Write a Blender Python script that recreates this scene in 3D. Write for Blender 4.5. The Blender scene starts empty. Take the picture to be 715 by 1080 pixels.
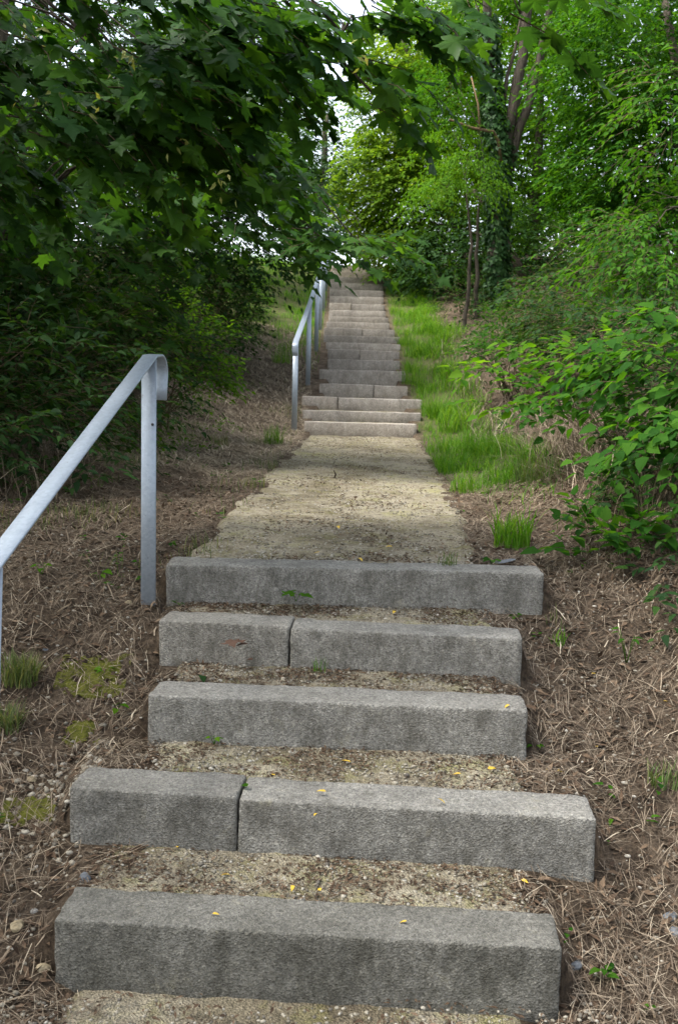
import bpy, math, time
import numpy as np
from mathutils import Matrix, Vector, noise as mnoise

T0 = time.time()
rng = np.random.default_rng(11)
scene = bpy.context.scene
COL = scene.collection
R = math.radians

# ------------------------------------------------------------------ camera
EYE, PITCH, ROLL, FOC = 1.62, 7.25, 1.5, 1100.0      # metres, degrees, degrees, pixels for a 715 x 1080 frame
cam = bpy.data.cameras.new('camera')
cam_ob = bpy.data.objects.new('camera', cam)
COL.objects.link(cam_ob)
cam.sensor_fit = 'VERTICAL'
cam.sensor_height = 23.6
cam.lens = FOC / 1080 * 23.6
cam.clip_start, cam.clip_end = 0.05, 2000
CM = Matrix.Rotation(R(90 - PITCH), 3, 'X') @ Matrix.Rotation(R(ROLL), 3, 'Z')
cam_ob.matrix_world = Matrix.Translation((0, 0, EYE)) @ CM.to_4x4()
cam.dof.use_dof = True
cam.dof.focus_distance = 4.6
cam.dof.aperture_fstop = 4.5
scene.camera = cam_ob
CMn = np.array(CM)

# ------------------------------------------------------------------ sky, sun, exposure
SUN_EL, SUN_AZ = 59.0, -104.0            # azimuth from +Y (up the steps) towards +X (right)
world = bpy.data.worlds.new('World')
scene.world = world
world.use_nodes = True
wn = world.node_tree
wn.nodes.clear()
sky = wn.nodes.new('ShaderNodeTexSky')
sky.sky_type = 'NISHITA'
sky.sun_disc = False
sky.sun_elevation = R(SUN_EL)
sky.sun_rotation = R(SUN_AZ)
sky.air_density, sky.dust_density, sky.ozone_density = 1.0, 3.0, 1.0
bw = wn.nodes.new('ShaderNodeRGBToBW')
mixc = wn.nodes.new('ShaderNodeMix')
mixc.data_type = 'RGBA'
mixc.inputs['Factor'].default_value = 0.62    # thin white cloud over the blue
bg = wn.nodes.new('ShaderNodeBackground')
bg.inputs['Strength'].default_value = 0.15
wo = wn.nodes.new('ShaderNodeOutputWorld')
wn.links.new(sky.outputs[0], bw.inputs[0])
wn.links.new(sky.outputs[0], mixc.inputs['A'])
wn.links.new(bw.outputs[0], mixc.inputs['B'])
wn.links.new(mixc.outputs['Result'], bg.inputs['Color'])
wn.links.new(bg.outputs[0], wo.inputs['Surface'])

sun = bpy.data.lights.new('sun', 'SUN')
sun.energy = 1.5
sun.angle = R(11)
sun.color = (1.0, 0.975, 0.93)
sun_ob = bpy.data.objects.new('sun', sun)
COL.objects.link(sun_ob)
sd = Vector((math.sin(R(SUN_AZ)) * math.cos(R(SUN_EL)), math.cos(R(SUN_AZ)) * math.cos(R(SUN_EL)), math.sin(R(SUN_EL))))
sun_ob.rotation_euler = sd.to_track_quat('Z', 'Y').to_euler()
sun_ob.location = sd * 60

vs = scene.view_settings
vs.view_transform = 'Standard'
vs.look = 'None'
vs.exposure = 2.12
vs.gamma = 1.0
vs.use_curve_mapping = False
cy = scene.cycles
cy.max_bounces = 7
cy.diffuse_bounces = 4
cy.glossy_bounces = 2
cy.transmission_bounces = 5
cy.caustics_reflective = cy.caustics_refractive = False

# ------------------------------------------------------------------ geometry helpers
def W(px, py, y):
    """The point of the place that stands y metres up the path, in the line of a photo pixel."""
    d = CMn @ np.array([(px - 357.5) / FOC, -(py - 540) / FOC, -1.0])
    return np.array([0, 0, EYE]) + d * (y / d[1])

def project(P):
    q = (np.asarray(P, float) - np.array([0, 0, EYE])) @ CMn
    return 357.5 + FOC * q[:, 0] / -q[:, 2], 540 - FOC * q[:, 1] / -q[:, 2], -q[:, 2]

def unit(v):
    v = np.asarray(v, float)
    return v / np.maximum(np.linalg.norm(v, axis=-1, keepdims=True), 1e-9)

def noise2(x, y, s=1.0, seed=0.0):
    """cheap smooth vectorised noise, about -1..1"""
    x = np.asarray(x, float) * s + seed * 1.7
    y = np.asarray(y, float) * s - seed * 2.3
    return (np.sin(x * 1.7 + 1.3 * np.sin(y * 1.1 + seed)) + np.sin(y * 1.9 + 1.7 * np.sin(x * .9 - seed))
            + .6 * np.sin(x * 3.7 + y * 2.9 + 2 * np.sin(y * 2.3))) / 2.6

def noise3(p, s=1.0, seed=0.0):
    x, y, z = p[:, 0] * s + seed, p[:, 1] * s - seed, p[:, 2] * s + 2 * seed
    return (np.sin(x * 1.7 + 1.5 * np.sin(y * 1.3 + z)) + np.sin(y * 1.9 + 1.5 * np.sin(z * 1.2 - x)) + np.sin(z * 2.1 + 1.5 * np.sin(x * 1.1 + y))) / 3

def mesh_np(name, verts, faces_flat, sizes, rnd=None, smooth=False):
    me = bpy.data.meshes.new(name)
    verts = np.ascontiguousarray(verts, dtype=np.float32)
    faces_flat = np.ascontiguousarray(faces_flat, dtype=np.int32)
    sizes = np.ascontiguousarray(sizes, dtype=np.int32)
    me.vertices.add(len(verts))
    me.vertices.foreach_set('co', verts.ravel())
    me.loops.add(len(faces_flat))
    me.loops.foreach_set('vertex_index', faces_flat)
    me.polygons.add(len(sizes))
    starts = np.zeros(len(sizes), dtype=np.int32)
    starts[1:] = np.cumsum(sizes)[:-1]
    me.polygons.foreach_set('loop_start', starts)
    if smooth:
        me.polygons.foreach_set('use_smooth', np.ones(len(sizes), dtype=bool))
    if rnd is not None:
        a = me.attributes.new('rnd', 'FLOAT', 'FACE')
        a.data.foreach_set('value', np.ascontiguousarray(rnd, dtype=np.float32))
    me.update(calc_edges=True)
    me.validate()
    return me

def link(name, me, mat=None, parent=None, kind=None):
    o = bpy.data.objects.new(name, me)
    COL.objects.link(o)
    if mat is not None and me is not None and not me.materials:
        me.materials.append(mat)
    if parent is not None:
        o.parent = parent
        o.matrix_parent_inverse = Matrix.Translation(parent.location).inverted()
    if kind:
        o['kind'] = kind
    return o

def thing(name, label, cat, loc=(0, 0, 0), group=None):
    o = bpy.data.objects.new(name, None)
    o.empty_display_size = .1
    COL.objects.link(o)
    o.location = [float(v) for v in loc]
    return tag(o, label, cat, group)

def tag(o, label, cat, group=None):
    o['label'] = label
    o['category'] = cat
    if group:
        o['group'] = group
    return o

class Geo:
    """collects shapes into one mesh"""
    def __init__(self):
        self.v, self.f, self.s, self.n = [], [], [], 0
    def add(self, verts, faces):
        self.v.append(np.asarray(verts, float))
        for f in faces:
            self.f.extend([i + self.n for i in f])
            self.s.append(len(f))
        self.n += len(verts)
        return self
    def tube(self, pts, radii, sides=8, cap=True):
        pts = np.asarray(pts, float)
        n = len(pts)
        tang = unit(np.gradient(pts, axis=0))
        ref = np.array([1., 0, 0]) if abs(tang[0][0]) < .8 else np.array([0, 1., 0])
        u = unit(np.cross(tang, ref))
        w = np.cross(tang, u)
        a = np.linspace(0, 2 * math.pi, sides, endpoint=False)
        rr = np.broadcast_to(np.asarray(radii, float), (n,))
        V = (pts[:, None] + rr[:, None, None] * (np.cos(a)[None, :, None] * u[:, None] + np.sin(a)[None, :, None] * w[:, None])).reshape(-1, 3)
        F = []
        for i in range(n - 1):
            for j in range(sides):
                k = (j + 1) % sides
                F.append((i * sides + j, i * sides + k, (i + 1) * sides + k, (i + 1) * sides + j))
        if cap:
            F.append(tuple(range(sides))[::-1])
            F.append(tuple((n - 1) * sides + j for j in range(sides)))
        return self.add(V, F)
    def mesh(self, name, smooth=True):
        return mesh_np(name, np.concatenate(self.v), self.f, self.s, smooth=smooth)

def curve_pts(p0, p1, n=8, bow=(0, 0, 0), wob=0.0):
    t = np.linspace(0, 1, n)[:, None]
    p0, p1 = np.asarray(p0, float), np.asarray(p1, float)
    P = p0 + (p1 - p0) * t + np.asarray(bow, float) * 4 * t * (1 - t)
    if wob:
        d = rng.normal(0, wob, (n, 3))
        d[0] = 0
        P = P + d * np.minimum(1, 3 * t)
    return P

# ------------------------------------------------------------------ materials
def nodes(name):
    m = bpy.data.materials.new(name)
    m.use_nodes = True
    nt = m.node_tree
    nt.nodes.clear()
    out = nt.nodes.new('ShaderNodeOutputMaterial')
    return m, nt, out

def N(nt, kind, **kw):
    n = nt.nodes.new('ShaderNode' + kind)
    for k, v in kw.items():
        if k in n.inputs:
            n.inputs[k].default_value = v
        else:
            setattr(n, k, v)
    return n

def ramp(nt, src, stops):
    r = nt.nodes.new('ShaderNodeValToRGB')
    els = r.color_ramp.elements
    while len(els) < len(stops):
        els.new(0.5)
    for e, (p, c) in zip(els, stops):
        e.position = p
        e.color = (c[0], c[1], c[2], 1)
    nt.links.new(src, r.inputs[0])
    return r.outputs[0]

def coords(nt):
    g = N(nt, 'NewGeometry')
    return g.outputs['Position']

def noise_tex(nt, vec, scale, detail=4, rough=.55):
    n = N(nt, 'TexNoise', Scale=scale, Detail=detail, Roughness=rough)
    nt.links.new(vec, n.inputs['Vector'])
    return n.outputs['Fac']

def mixrgb(nt, fac, a, b, mode='MIX'):
    m = nt.nodes.new('ShaderNodeMix')
    m.data_type = 'RGBA'
    m.blend_type = mode
    for key, v in (('Factor', fac), ('A', a), ('B', b)):
        s = [i for i in m.inputs if i.name == key and i.type == ('VALUE' if key == 'Factor' else 'RGBA')][0]
        if hasattr(v, 'is_output'):
            nt.links.new(v, s)
        elif key == 'Factor':
            s.default_value = v
        else:
            s.default_value = (v[0], v[1], v[2], 1)
    return [o for o in m.outputs if o.type == 'RGBA'][0]

def math_node(nt, op, a, b=0.0):
    m = nt.nodes.new('ShaderNodeMath')
    m.operation = op
    for i, v in enumerate((a, b)):
        if hasattr(v, 'is_output'):
            nt.links.new(v, m.inputs[i])
        else:
            m.inputs[i].default_value = v
    return m.outputs[0]

def bump(nt, height, strength=.3, dist=.01):
    b = N(nt, 'Bump', Strength=strength, Distance=dist)
    nt.links.new(height, b.inputs['Height'])
    return b.outputs['Normal']

def principled(nt, out, color, rough=.85, spec=.3, metallic=0.0, normal=None):
    p = N(nt, 'BsdfPrincipled')
    if hasattr(color, 'is_output'):
        nt.links.new(color, p.inputs['Base Color'])
    else:
        p.inputs['Base Color'].default_value = (*color, 1)
    if hasattr(rough, 'is_output'):
        nt.links.new(rough, p.inputs['Roughness'])
    else:
        p.inputs['Roughness'].default_value = rough
    p.inputs['Specular IOR Level'].default_value = spec
    p.inputs['Metallic'].default_value = metallic
    if normal is not None:
        nt.links.new(normal, p.inputs['Normal'])
    nt.links.new(p.outputs[0], out.inputs['Surface'])
    return p

def leaf_mat(name, dark, mid, light, trans=.45, rough=.42, spec=.45, tint=(1.5, 1.35, .45)):
    m, nt, out = nodes(name)
    at = N(nt, 'Attribute', attribute_name='rnd')
    oi = N(nt, 'ObjectInfo')
    r = math_node(nt, 'FRACT', math_node(nt, 'ADD', at.outputs['Fac'], oi.outputs['Random']))
    c = ramp(nt, r, [(0, dark), (.55, mid), (1, light)])
    p = N(nt, 'BsdfPrincipled', Roughness=rough)
    p.inputs['Specular IOR Level'].default_value = spec
    nt.links.new(c, p.inputs['Base Color'])
    tr = N(nt, 'BsdfTranslucent')
    nt.links.new(mixrgb(nt, 1.0, c, tint, 'MULTIPLY'), tr.inputs['Color'])
    mx = N(nt, 'MixShader')
    mx.inputs[0].default_value = trans
    nt.links.new(p.outputs[0], mx.inputs[1])
    nt.links.new(tr.outputs[0], mx.inputs[2])
    nt.links.new(mx.outputs[0], out.inputs['Surface'])
    return m

def plain_rnd(name, stops, rough=.8, spec=.2):
    m, nt, out = nodes(name)
    at = N(nt, 'Attribute', attribute_name='rnd')
    c = ramp(nt, at.outputs['Fac'], stops)
    principled(nt, out, c, rough, spec)
    return m

def concrete(name, c0, c1, c2, stain):
    m, nt, out = nodes(name)
    P = coords(nt)
    base = ramp(nt, noise_tex(nt, P, 4.0, 7, .68), [(.25, c0), (.5, c1), (.75, c2)])
    sp = N(nt, 'TexVoronoi', Scale=150.0)
    nt.links.new(P, sp.inputs['Vector'])
    grain = ramp(nt, sp.outputs['Color'], [(0, (.5, .49, .47)), (.45, (.95, .95, .95)), (.8, (1.15, 1.14, 1.1)), (1, (1.5, 1.47, 1.4))])
    c = mixrgb(nt, .85, base, grain, 'MULTIPLY')
    fine = ramp(nt, noise_tex(nt, P, 75, 4, .75), [(.3, (.45, .45, .45)), (.7, (1.35, 1.35, 1.35))])
    c = mixrgb(nt, .75, c, fine, 'MULTIPLY')
    # water streaks that run down the faces
    mp = N(nt, 'Mapping')
    mp.inputs['Scale'].default_value = (9, 9, 4.5)
    nt.links.new(P, mp.inputs['Vector'])
    streak = ramp(nt, noise_tex(nt, mp.outputs[0], 1.6, 6, .75), [(.42, (0, 0, 0)), (.64, (1, 1, 1))])
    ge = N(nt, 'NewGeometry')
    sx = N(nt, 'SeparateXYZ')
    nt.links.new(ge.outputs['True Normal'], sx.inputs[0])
    face = ramp(nt, sx.outputs['Z'], [(.3, (1, 1, 1)), (.8, (.3, .3, .3))])     # more grime on faces than tops, raised to paint in their weaker light
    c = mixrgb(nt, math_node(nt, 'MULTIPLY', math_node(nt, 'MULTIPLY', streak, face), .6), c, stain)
    # dark lichen blotches and pits
    bl = ramp(nt, noise_tex(nt, P, 13, 6, .75), [(.50, (0, 0, 0)), (.66, (1, 1, 1))])
    c = mixrgb(nt, math_node(nt, 'MULTIPLY', bl, .32), c, stain)
    pits = ramp(nt, noise_tex(nt, P, 210, 2, .5), [(.28, (1, 1, 1)), (.36, (0, 0, 0))])
    c = mixrgb(nt, math_node(nt, 'MULTIPLY', pits, .8), c, (.03, .03, .027))
    h = math_node(nt, 'ADD', math_node(nt, 'MULTIPLY', noise_tex(nt, P, 170, 5, .7), 1.0), math_node(nt, 'MULTIPLY', sp.outputs['Distance'], .7))
    oi = N(nt, 'ObjectInfo')
    tone = ramp(nt, oi.outputs['Random'], [(0, (.80, .79, .76)), (.5, (1.0, .99, .96)), (1, (1.14, 1.10, 1.03))])
    c = mixrgb(nt, 1.0, c, tone, 'MULTIPLY')
    li = ramp(nt, noise_tex(nt, P, 8, 6, .8), [(.60, (0, 0, 0)), (.70, (1, 1, 1))])
    c = mixrgb(nt, math_node(nt, 'MULTIPLY', li, .35), c, (.33, .30, .19))
    principled(nt, out, c, .95, .12, normal=bump(nt, h, 1.0, .008))
    return m

M = {}
M['concrete'] = concrete('weathered_concrete', (.225, .217, .198), (.32, .31, .285), (.41, .397, .365), (.085, .078, .063))
M['concrete_low'] = concrete('damp_concrete', (.15, .145, .127), (.225, .218, .195), (.31, .30, .272), (.05, .047, .036))
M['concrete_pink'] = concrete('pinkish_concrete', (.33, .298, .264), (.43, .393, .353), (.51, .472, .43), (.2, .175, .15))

def gravel_mat():
    m, nt, out = nodes('gravel_bed')
    P = coords(nt)
    c = ramp(nt, noise_tex(nt, P, 1.9, 7, .68), [(.3, (.12, .10, .07)), (.43, (.225, .195, .135)), (.56, (.33, .295, .22)), (.68, (.31, .29, .15)), (.8, (.40, .365, .29))])
    v = N(nt, 'TexVoronoi', Scale=120.0)
    nt.links.new(P, v.inputs['Vector'])
    g = ramp(nt, v.outputs['Color'], [(0, (.5, .48, .45)), (.5, (.95, .93, .9)), (1, (1.4, 1.36, 1.3))])
    c = mixrgb(nt, .7, c, g, 'MULTIPLY')
    d = ramp(nt, noise_tex(nt, P, 11, 6, .75), [(.52, (0, 0, 0)), (.66, (1, 1, 1))])
    c = mixrgb(nt, math_node(nt, 'MULTIPLY', d, .7), c, (.095, .073, .052))
    ms = ramp(nt, noise_tex(nt, P, 6.5, 5, .7), [(.5, (0, 0, 0)), (.66, (1, 1, 1))])
    c = mixrgb(nt, math_node(nt, 'MULTIPLY', ms, .5), c, (.20, .19, .06))
    h = math_node(nt, 'ADD', v.outputs['Distance'], noise_tex(nt, P, 60, 4, .6))
    principled(nt, out, c, .95, .1, normal=bump(nt, h, .9, .012))
    return m
M['gravel'] = gravel_mat()

def ground_mat():
    m, nt, out = nodes('earth_and_mulch')
    P = coords(nt)
    c = ramp(nt, noise_tex(nt, P, 9, 7, .7), [(.28, (.04, .03, .022)), (.47, (.095, .071, .05)), (.62, (.16, .122, .088)), (.8, (.26, .205, .15))])
    mp = N(nt, 'Mapping')
    mp.inputs['Scale'].default_value = (70, 40, 50)
    mp.inputs['Rotation'].default_value = (0, 0, .7)
    nt.links.new(P, mp.inputs['Vector'])
    f = ramp(nt, noise_tex(nt, mp.outputs[0], 1.0, 5, .65), [(.35, (.5, .5, .5)), (.65, (1.4, 1.35, 1.25))])
    c = mixrgb(nt, .8, c, f, 'MULTIPLY')
    at = N(nt, 'Attribute', attribute_name='grassy')
    c = mixrgb(nt, at.outputs['Fac'], c, (.09, .10, .035))
    h = noise_tex(nt, P, 38, 8, .8)
    principled(nt, out, c, .95, .1, normal=bump(nt, h, 1.0, .035))
    return m
M['ground'] = ground_mat()

def bark_mat(name, a, b, scale=14):
    m, nt, out = nodes(name)
    P = coords(nt)
    mp = N(nt, 'Mapping')
    mp.inputs['Scale'].default_value = (scale, scale, scale * .18)
    nt.links.new(P, mp.inputs['Vector'])
    n = noise_tex(nt, mp.outputs[0], 1.5, 6, .65)
    c = ramp(nt, n, [(.3, a), (.7, b)])
    principled(nt, out, c, .92, .15, normal=bump(nt, n, .9, .03))
    return m
M['bark'] = bark_mat('brown_bark', (.03, .025, .018), (.105, .085, .063))
M['bark_orange'] = bark_mat('orange_lit_bark', (.07, .048, .028), (.22, .145, .075), 10)  # orange light on the dead branch, put into its bark colour
M['twig'] = bark_mat('twig_bark', (.06, .045, .025), (.16, .12, .07), 40)

def steel_mat():
    m, nt, out = nodes('galvanised_steel')
    P = coords(nt)
    v = N(nt, 'TexVoronoi', Scale=85.0)
    nt.links.new(P, v.inputs['Vector'])
    c = ramp(nt, v.outputs['Color'], [(0, (.31, .355, .40)), (1, (.38, .43, .485))])
    n = noise_tex(nt, P, 30, 7, .8)
    c = mixrgb(nt, .6, c, ramp(nt, n, [(.3, (.84, .85, .86)), (.6, (1.04, 1.04, 1.04))]), 'MULTIPLY')
    dr = ramp(nt, noise_tex(nt, P, 60, 3, .6), [(.66, (0, 0, 0)), (.72, (1, 1, 1))])
    c = mixrgb(nt, math_node(nt, 'MULTIPLY', dr, .55), c, (.16, .15, .14))
    rg = ramp(nt, n, [(.3, (.42, .42, .42)), (.7, (.62, .62, .62))])
    principled(nt, out, c, rg, .5, .45, bump(nt, n, .15, .002))
    return m
M['steel'] = steel_mat()

M['maple'] = leaf_mat('maple_leaf', (.018, .056, .014), (.034, .10, .014), (.06, .145, .016), .55, .5, .18)
M['maple_b'] = leaf_mat('maple_leaf_upper', (.02, .06, .012), (.036, .10, .014), (.06, .14, .018), .55, .55, .14)
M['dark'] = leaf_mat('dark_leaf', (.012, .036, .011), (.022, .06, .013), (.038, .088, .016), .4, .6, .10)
M['mid'] = leaf_mat('mid_green_leaf', (.018, .07, .008), (.036, .118, .010), (.065, .165, .014), .52, .6, .07)
M['fresh'] = leaf_mat('fresh_green_leaf', (.038, .115, .008), (.07, .175, .010), (.11, .225, .018), .55, .62, .07)
M['lime'] = leaf_mat('lime_green_leaf', (.07, .15, .010), (.12, .215, .014), (.17, .26, .03), .55, .62, .07)
M['ivy'] = leaf_mat('ivy_leaf', (.016, .048, .014), (.032, .085, .02), (.055, .12, .03), .25, .5, .2)
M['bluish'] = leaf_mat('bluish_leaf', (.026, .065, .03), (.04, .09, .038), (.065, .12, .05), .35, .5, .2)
M['grass'] = leaf_mat('grass_blade', (.045, .14, .010), (.09, .235, .014), (.18, .31, .04), .45, .6, .1)
M['grass_dull'] = leaf_mat('dull_grass_blade', (.06, .10, .028), (.105, .15, .042), (.22, .215, .10), .35, .55, .2)
M['samara'] = leaf_mat('maple_key', (.22, .26, .07), (.30, .33, .10), (.38, .38, .14), .35, .5, .3)
M['straw'] = plain_rnd('straw', [(0, (.06, .045, .032)), (.45, (.175, .133, .092)), (.78, (.30, .237, .166)), (1, (.50, .42, .305))], .85, .15)
M['straw_lightened'] = plain_rnd('lightened_straw', [(0, (.10, .075, .052)), (.45, (.26, .205, .14)), (.75, (.42, .345, .24)), (1, (.60, .52, .38))], .85, .15)  # paler dry grass, lightened further to offset the canopy shade on it
M['debris'] = plain_rnd('leaf_debris', [(0, (.035, .024, .017)), (.6, (.10, .066, .042)), (1, (.2, .14, .09))], .9, .1)
M['pebble'] = plain_rnd('pebble', [(0, (.12, .105, .085)), (.4, (.23, .205, .155)), (.75, (.34, .305, .235)), (1, (.41, .38, .32))], .9, .2)
M['yellow'] = plain_rnd('yellow_leaf', [(0, (.55, .36, .04)), (1, (.62, .5, .08))], .6, .3)
M['brownleaf'] = plain_rnd('brown_leaf', [(0, (.10, .055, .035)), (1, (.2, .115, .07))], .7, .3)
def moss_mat():
    m, nt, out = nodes('moss')
    P = coords(nt)
    n = noise_tex(nt, P, 60, 5, .7)
    c = ramp(nt, n, [(.3, (.05, .055, .012)), (.7, (.17, .17, .03))])
    principled(nt, out, c, .95, .1, normal=bump(nt, n, 1, .02))
    return m
M['moss'] = moss_mat()
def stone_mat(name, a, b):
    m, nt, out = nodes(name)
    P = coords(nt)
    n = noise_tex(nt, P, 50, 5, .65)
    principled(nt, out, ramp(nt, n, [(.3, a), (.7, b)]), .9, .2, normal=bump(nt, n, .7, .008))
    return m
M['stone_pale'] = stone_mat('pale_stone', (.26, .24, .205), (.42, .40, .355))
M['stone_tan'] = stone_mat('tan_stone', (.24, .19, .11), (.40, .33, .21))
M['stone_blue'] = stone_mat('blue_grey_stone', (.09, .098, .105), (.17, .18, .19))

# ------------------------------------------------------------------ the lie of the land
# front edges of the five lower steps: left end, right end (x, y), top height
RISE = .185
STEP = [((-.82, 2.93), (.68, 2.84)), ((-.91, 3.47), (.89, 3.34)), ((-.73, 3.97), (.75, 3.90)),
        ((-.77, 4.44), (.79, 4.31)), ((-.80, 4.82), (.975, 4.83))]
STOP = [i * RISE for i in range(5)]
# twenty upper steps: left x, right x, front y, top z
UP = []
_L = [-.47, -.52, -.56, -.34, -.36, -.25, -.26, -.30, -.36, -.37, -.34, -.31, -.31, -.32, -.33, -.34, -.35, -.35, -.35, -.34]
_R = [.96, 1.06, 1.13, .96, .96, .91, .94, .99, 1.02, .95, .88, .89, .86, .86, .86, .88, .89, .90, .93, .93]
_Z = [1.07, 1.20, 1.365, 1.545, 1.76, 1.935, 2.11, 2.255, 2.405, 2.565, 2.725, 2.865, 3.035, 3.225, 3.435, 3.625, 3.845, 4.055, 4.265, 4.495]
for i in range(20):
    UP.append((_L[i], _R[i], 13.3 + .72 * i, _Z[i]))

side_y = [-60, -6, 0, 2.3, 2.9, 3.45, 4.0, 4.45, 4.9, 5.5, 7, 13.0] + [u[2] + .3 for u in UP] + [30, 34, 45, 70, 140, 900]
side_z = [-12, -1.2, -.34, -.26, -.20, -.01, .175, .37, .57, .71, .79, .90] + [u[3] - .06 for u in UP] + [4.62, 4.66, 4.3, 2.5, -1.0, -25]
def xl_at(y): return np.interp(y, [2.9, 4.9, 13, 14.5, 16, 27], [-.86, -.80, -.52, -.5, -.36, -.36])
def xr_at(y): return np.interp(y, [2.9, 4.9, 5.4, 13, 14.5, 16, 27], [.78, .9, .75, 1.0, 1.05, .97, .92])

def ground_z(x, y, stairs=True):
    x = np.asarray(x, float); y = np.asarray(y, float)
    z = np.interp(y, side_y, side_z)
    xr = xr_at(y); xl = xl_at(y)
    r = np.clip(x - xr - .25, 0, None)
    l = np.clip(xl - .3 - x, 0, None)
    rightslope = np.interp(y, [0, 3, 5, 7, 12, 20, 30], [.05, .10, .30, .34, .25, .28, .05])
    leftslope = np.interp(y, [0, 4, 8, 14, 24, 32], [.02, .03, .10, .12, .16, .0])
    z = z + rightslope * np.minimum(r, 4) + leftslope * np.minimum(l, 4)
    near = np.exp(-(np.maximum(0, y - 9) / 8) ** 2) * np.clip(np.minimum(np.abs(x - xr), np.abs(x - xl)) / .15, .25, 1)
    z = z + near * (.022 * noise2(x, y, 2.6, 1) + .014 * noise2(x, y, 7.5, 2) + .007 * noise2(x, y, 19, 3))
    z = z + .07 * np.exp(-((y - 4.8) / .45) ** 2) * np.clip((-.80 - x) / .06, 0, 1)
    z = z + .05 * noise2(x, y, .7, 4) * np.clip((np.abs(x) - 1.3) / 1.5, 0, 1)
    # close to the near steps the earth follows the treads
    xm = np.clip(x, -.9, .95)
    fr = [l[1] + (r_[1] - l[1]) * (xm - l[0]) / (r_[0] - l[0]) for l, r_ in STEP]
    st = np.full(np.shape(x + y), -.235) + .0 * y
    lo = np.full(np.shape(x + y), -.76); hi = np.full(np.shape(x + y), .64)
    for n_ in range(5):
        on = y > fr[n_] + .09
        nxt = (fr[n_ + 1] if n_ < 4 else fr[4] + 1.2)
        t_ = np.clip((y - fr[n_]) / (nxt - fr[n_]), 0, 1)
        za, zb = STOP[n_] - .03, (STOP[n_ + 1] - .20 if n_ < 4 else .78)
        st = np.where(on, za + (zb - za) * t_, st)
        lo = np.where(y > fr[n_] + .06, STEP[n_][0][0], lo); hi = np.where(y > fr[n_] + .06, STEP[n_][1][0], hi)
    w_ = np.clip(1 - np.maximum(lo - x, x - hi) / .07, 0, 1)
    w_ = w_ * w_ * (3 - 2 * w_) * np.clip((6.0 - y) / .8, 0, 1) * np.clip((y - 1.2) / .6, 0, 1)
    bumps = .010 * noise2(x, y, 9, 2) + .006 * noise2(x, y, 24, 3)
    z = z * (1 - w_) + (st + bumps) * w_
    if stairs:
        dl = np.interp(y, [2.84, 2.9, 4.9, 5.1, 13.2, 14, 16, 27], [-.70, -.62, -.62, -.64, -.40, -.40, -.22, -.26])
        dr = np.interp(y, [2.84, 2.9, 4.9, 5.1, 7, 13.2, 14, 16, 27], [.54, .56, .60, .60, .74, .94, .9, .85, .78])
        inside = np.clip((x - dl) / .06, 0, 1) * np.clip((dr - x) / .06, 0, 1) * (y < 28)
        z = z - inside * np.interp(y, [1.5, 2.0, 5.0, 13, 13.4], [0, .035, .035, .05, .17])
    return z

def grassy(x, y):
    """how grassy (0..1) the verge is"""
    x = np.asarray(x, float); y = np.asarray(y, float)
    xr = xr_at(y); xl = xl_at(y)
    g = np.zeros_like(x + y)
    right = np.clip((x - xr + .05) / .15, 0, 1) * np.clip((xr + 1.1 - x + .25 * noise2(y, y * 0, 1.1, 3)) / .5, 0, 1)
    g = np.maximum(g, right * np.clip((y - 12.2) / 1.5, 0, 1))
    # the bright patch beside the landing
    e = 1 - ((x - 1.28) / .50) ** 2 - ((y - 9.6) / 3.0) ** 2
    g = np.maximum(g, np.clip(e * 1.6, 0, 1))
    left = np.clip((xl - x) / .15, 0, 1) * np.clip((y - 16.3 + .5 * x) / 4, 0, 1)
    g = np.maximum(g, left)
    g = np.maximum(g, np.clip((y - 27.5) / 1.5, 0, 1))
    return np.clip(g * (1.15 + .35 * noise2(x, y, 2.2, 7)), 0, 1)

def spaced(lo, hi, fine_lo, fine_hi, fine, grow):
    a = list(np.arange(fine_lo, fine_hi, fine))
    s = fine
    while a[-1] < hi:
        s *= grow
        a.append(a[-1] + s)
    s = fine
    b = []
    v = fine_lo
    while v > lo:
        s *= grow
        v -= s
        b.append(v)
    return np.array(b[::-1] + a)

gx = spaced(-400, 400, -2.4, 2.6, .05, 1.14)
gy = spaced(-50, 850, 1.9, 8.0, .055, 1.05)
GX, GY = np.meshgrid(gx, gy)
GZ = ground_z(GX, GY)
nx, ny = len(gx), len(gy)
idx = np.arange(nx * ny).reshape(ny, nx)
q = np.stack([idx[:-1, :-1], idx[:-1, 1:], idx[1:, 1:], idx[1:, :-1]], -1).reshape(-1, 4)
gme = mesh_np('ground', np.stack([GX, GY, GZ], -1).reshape(-1, 3), q.ravel(), np.full(len(q), 4), smooth=True)
a = gme.attributes.new('grassy', 'FLOAT', 'POINT')
a.data.foreach_set('value', (grassy(GX, GY) * .85).ravel().astype(np.float32))
link('ground', gme, M['ground'], kind='structure')

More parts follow.
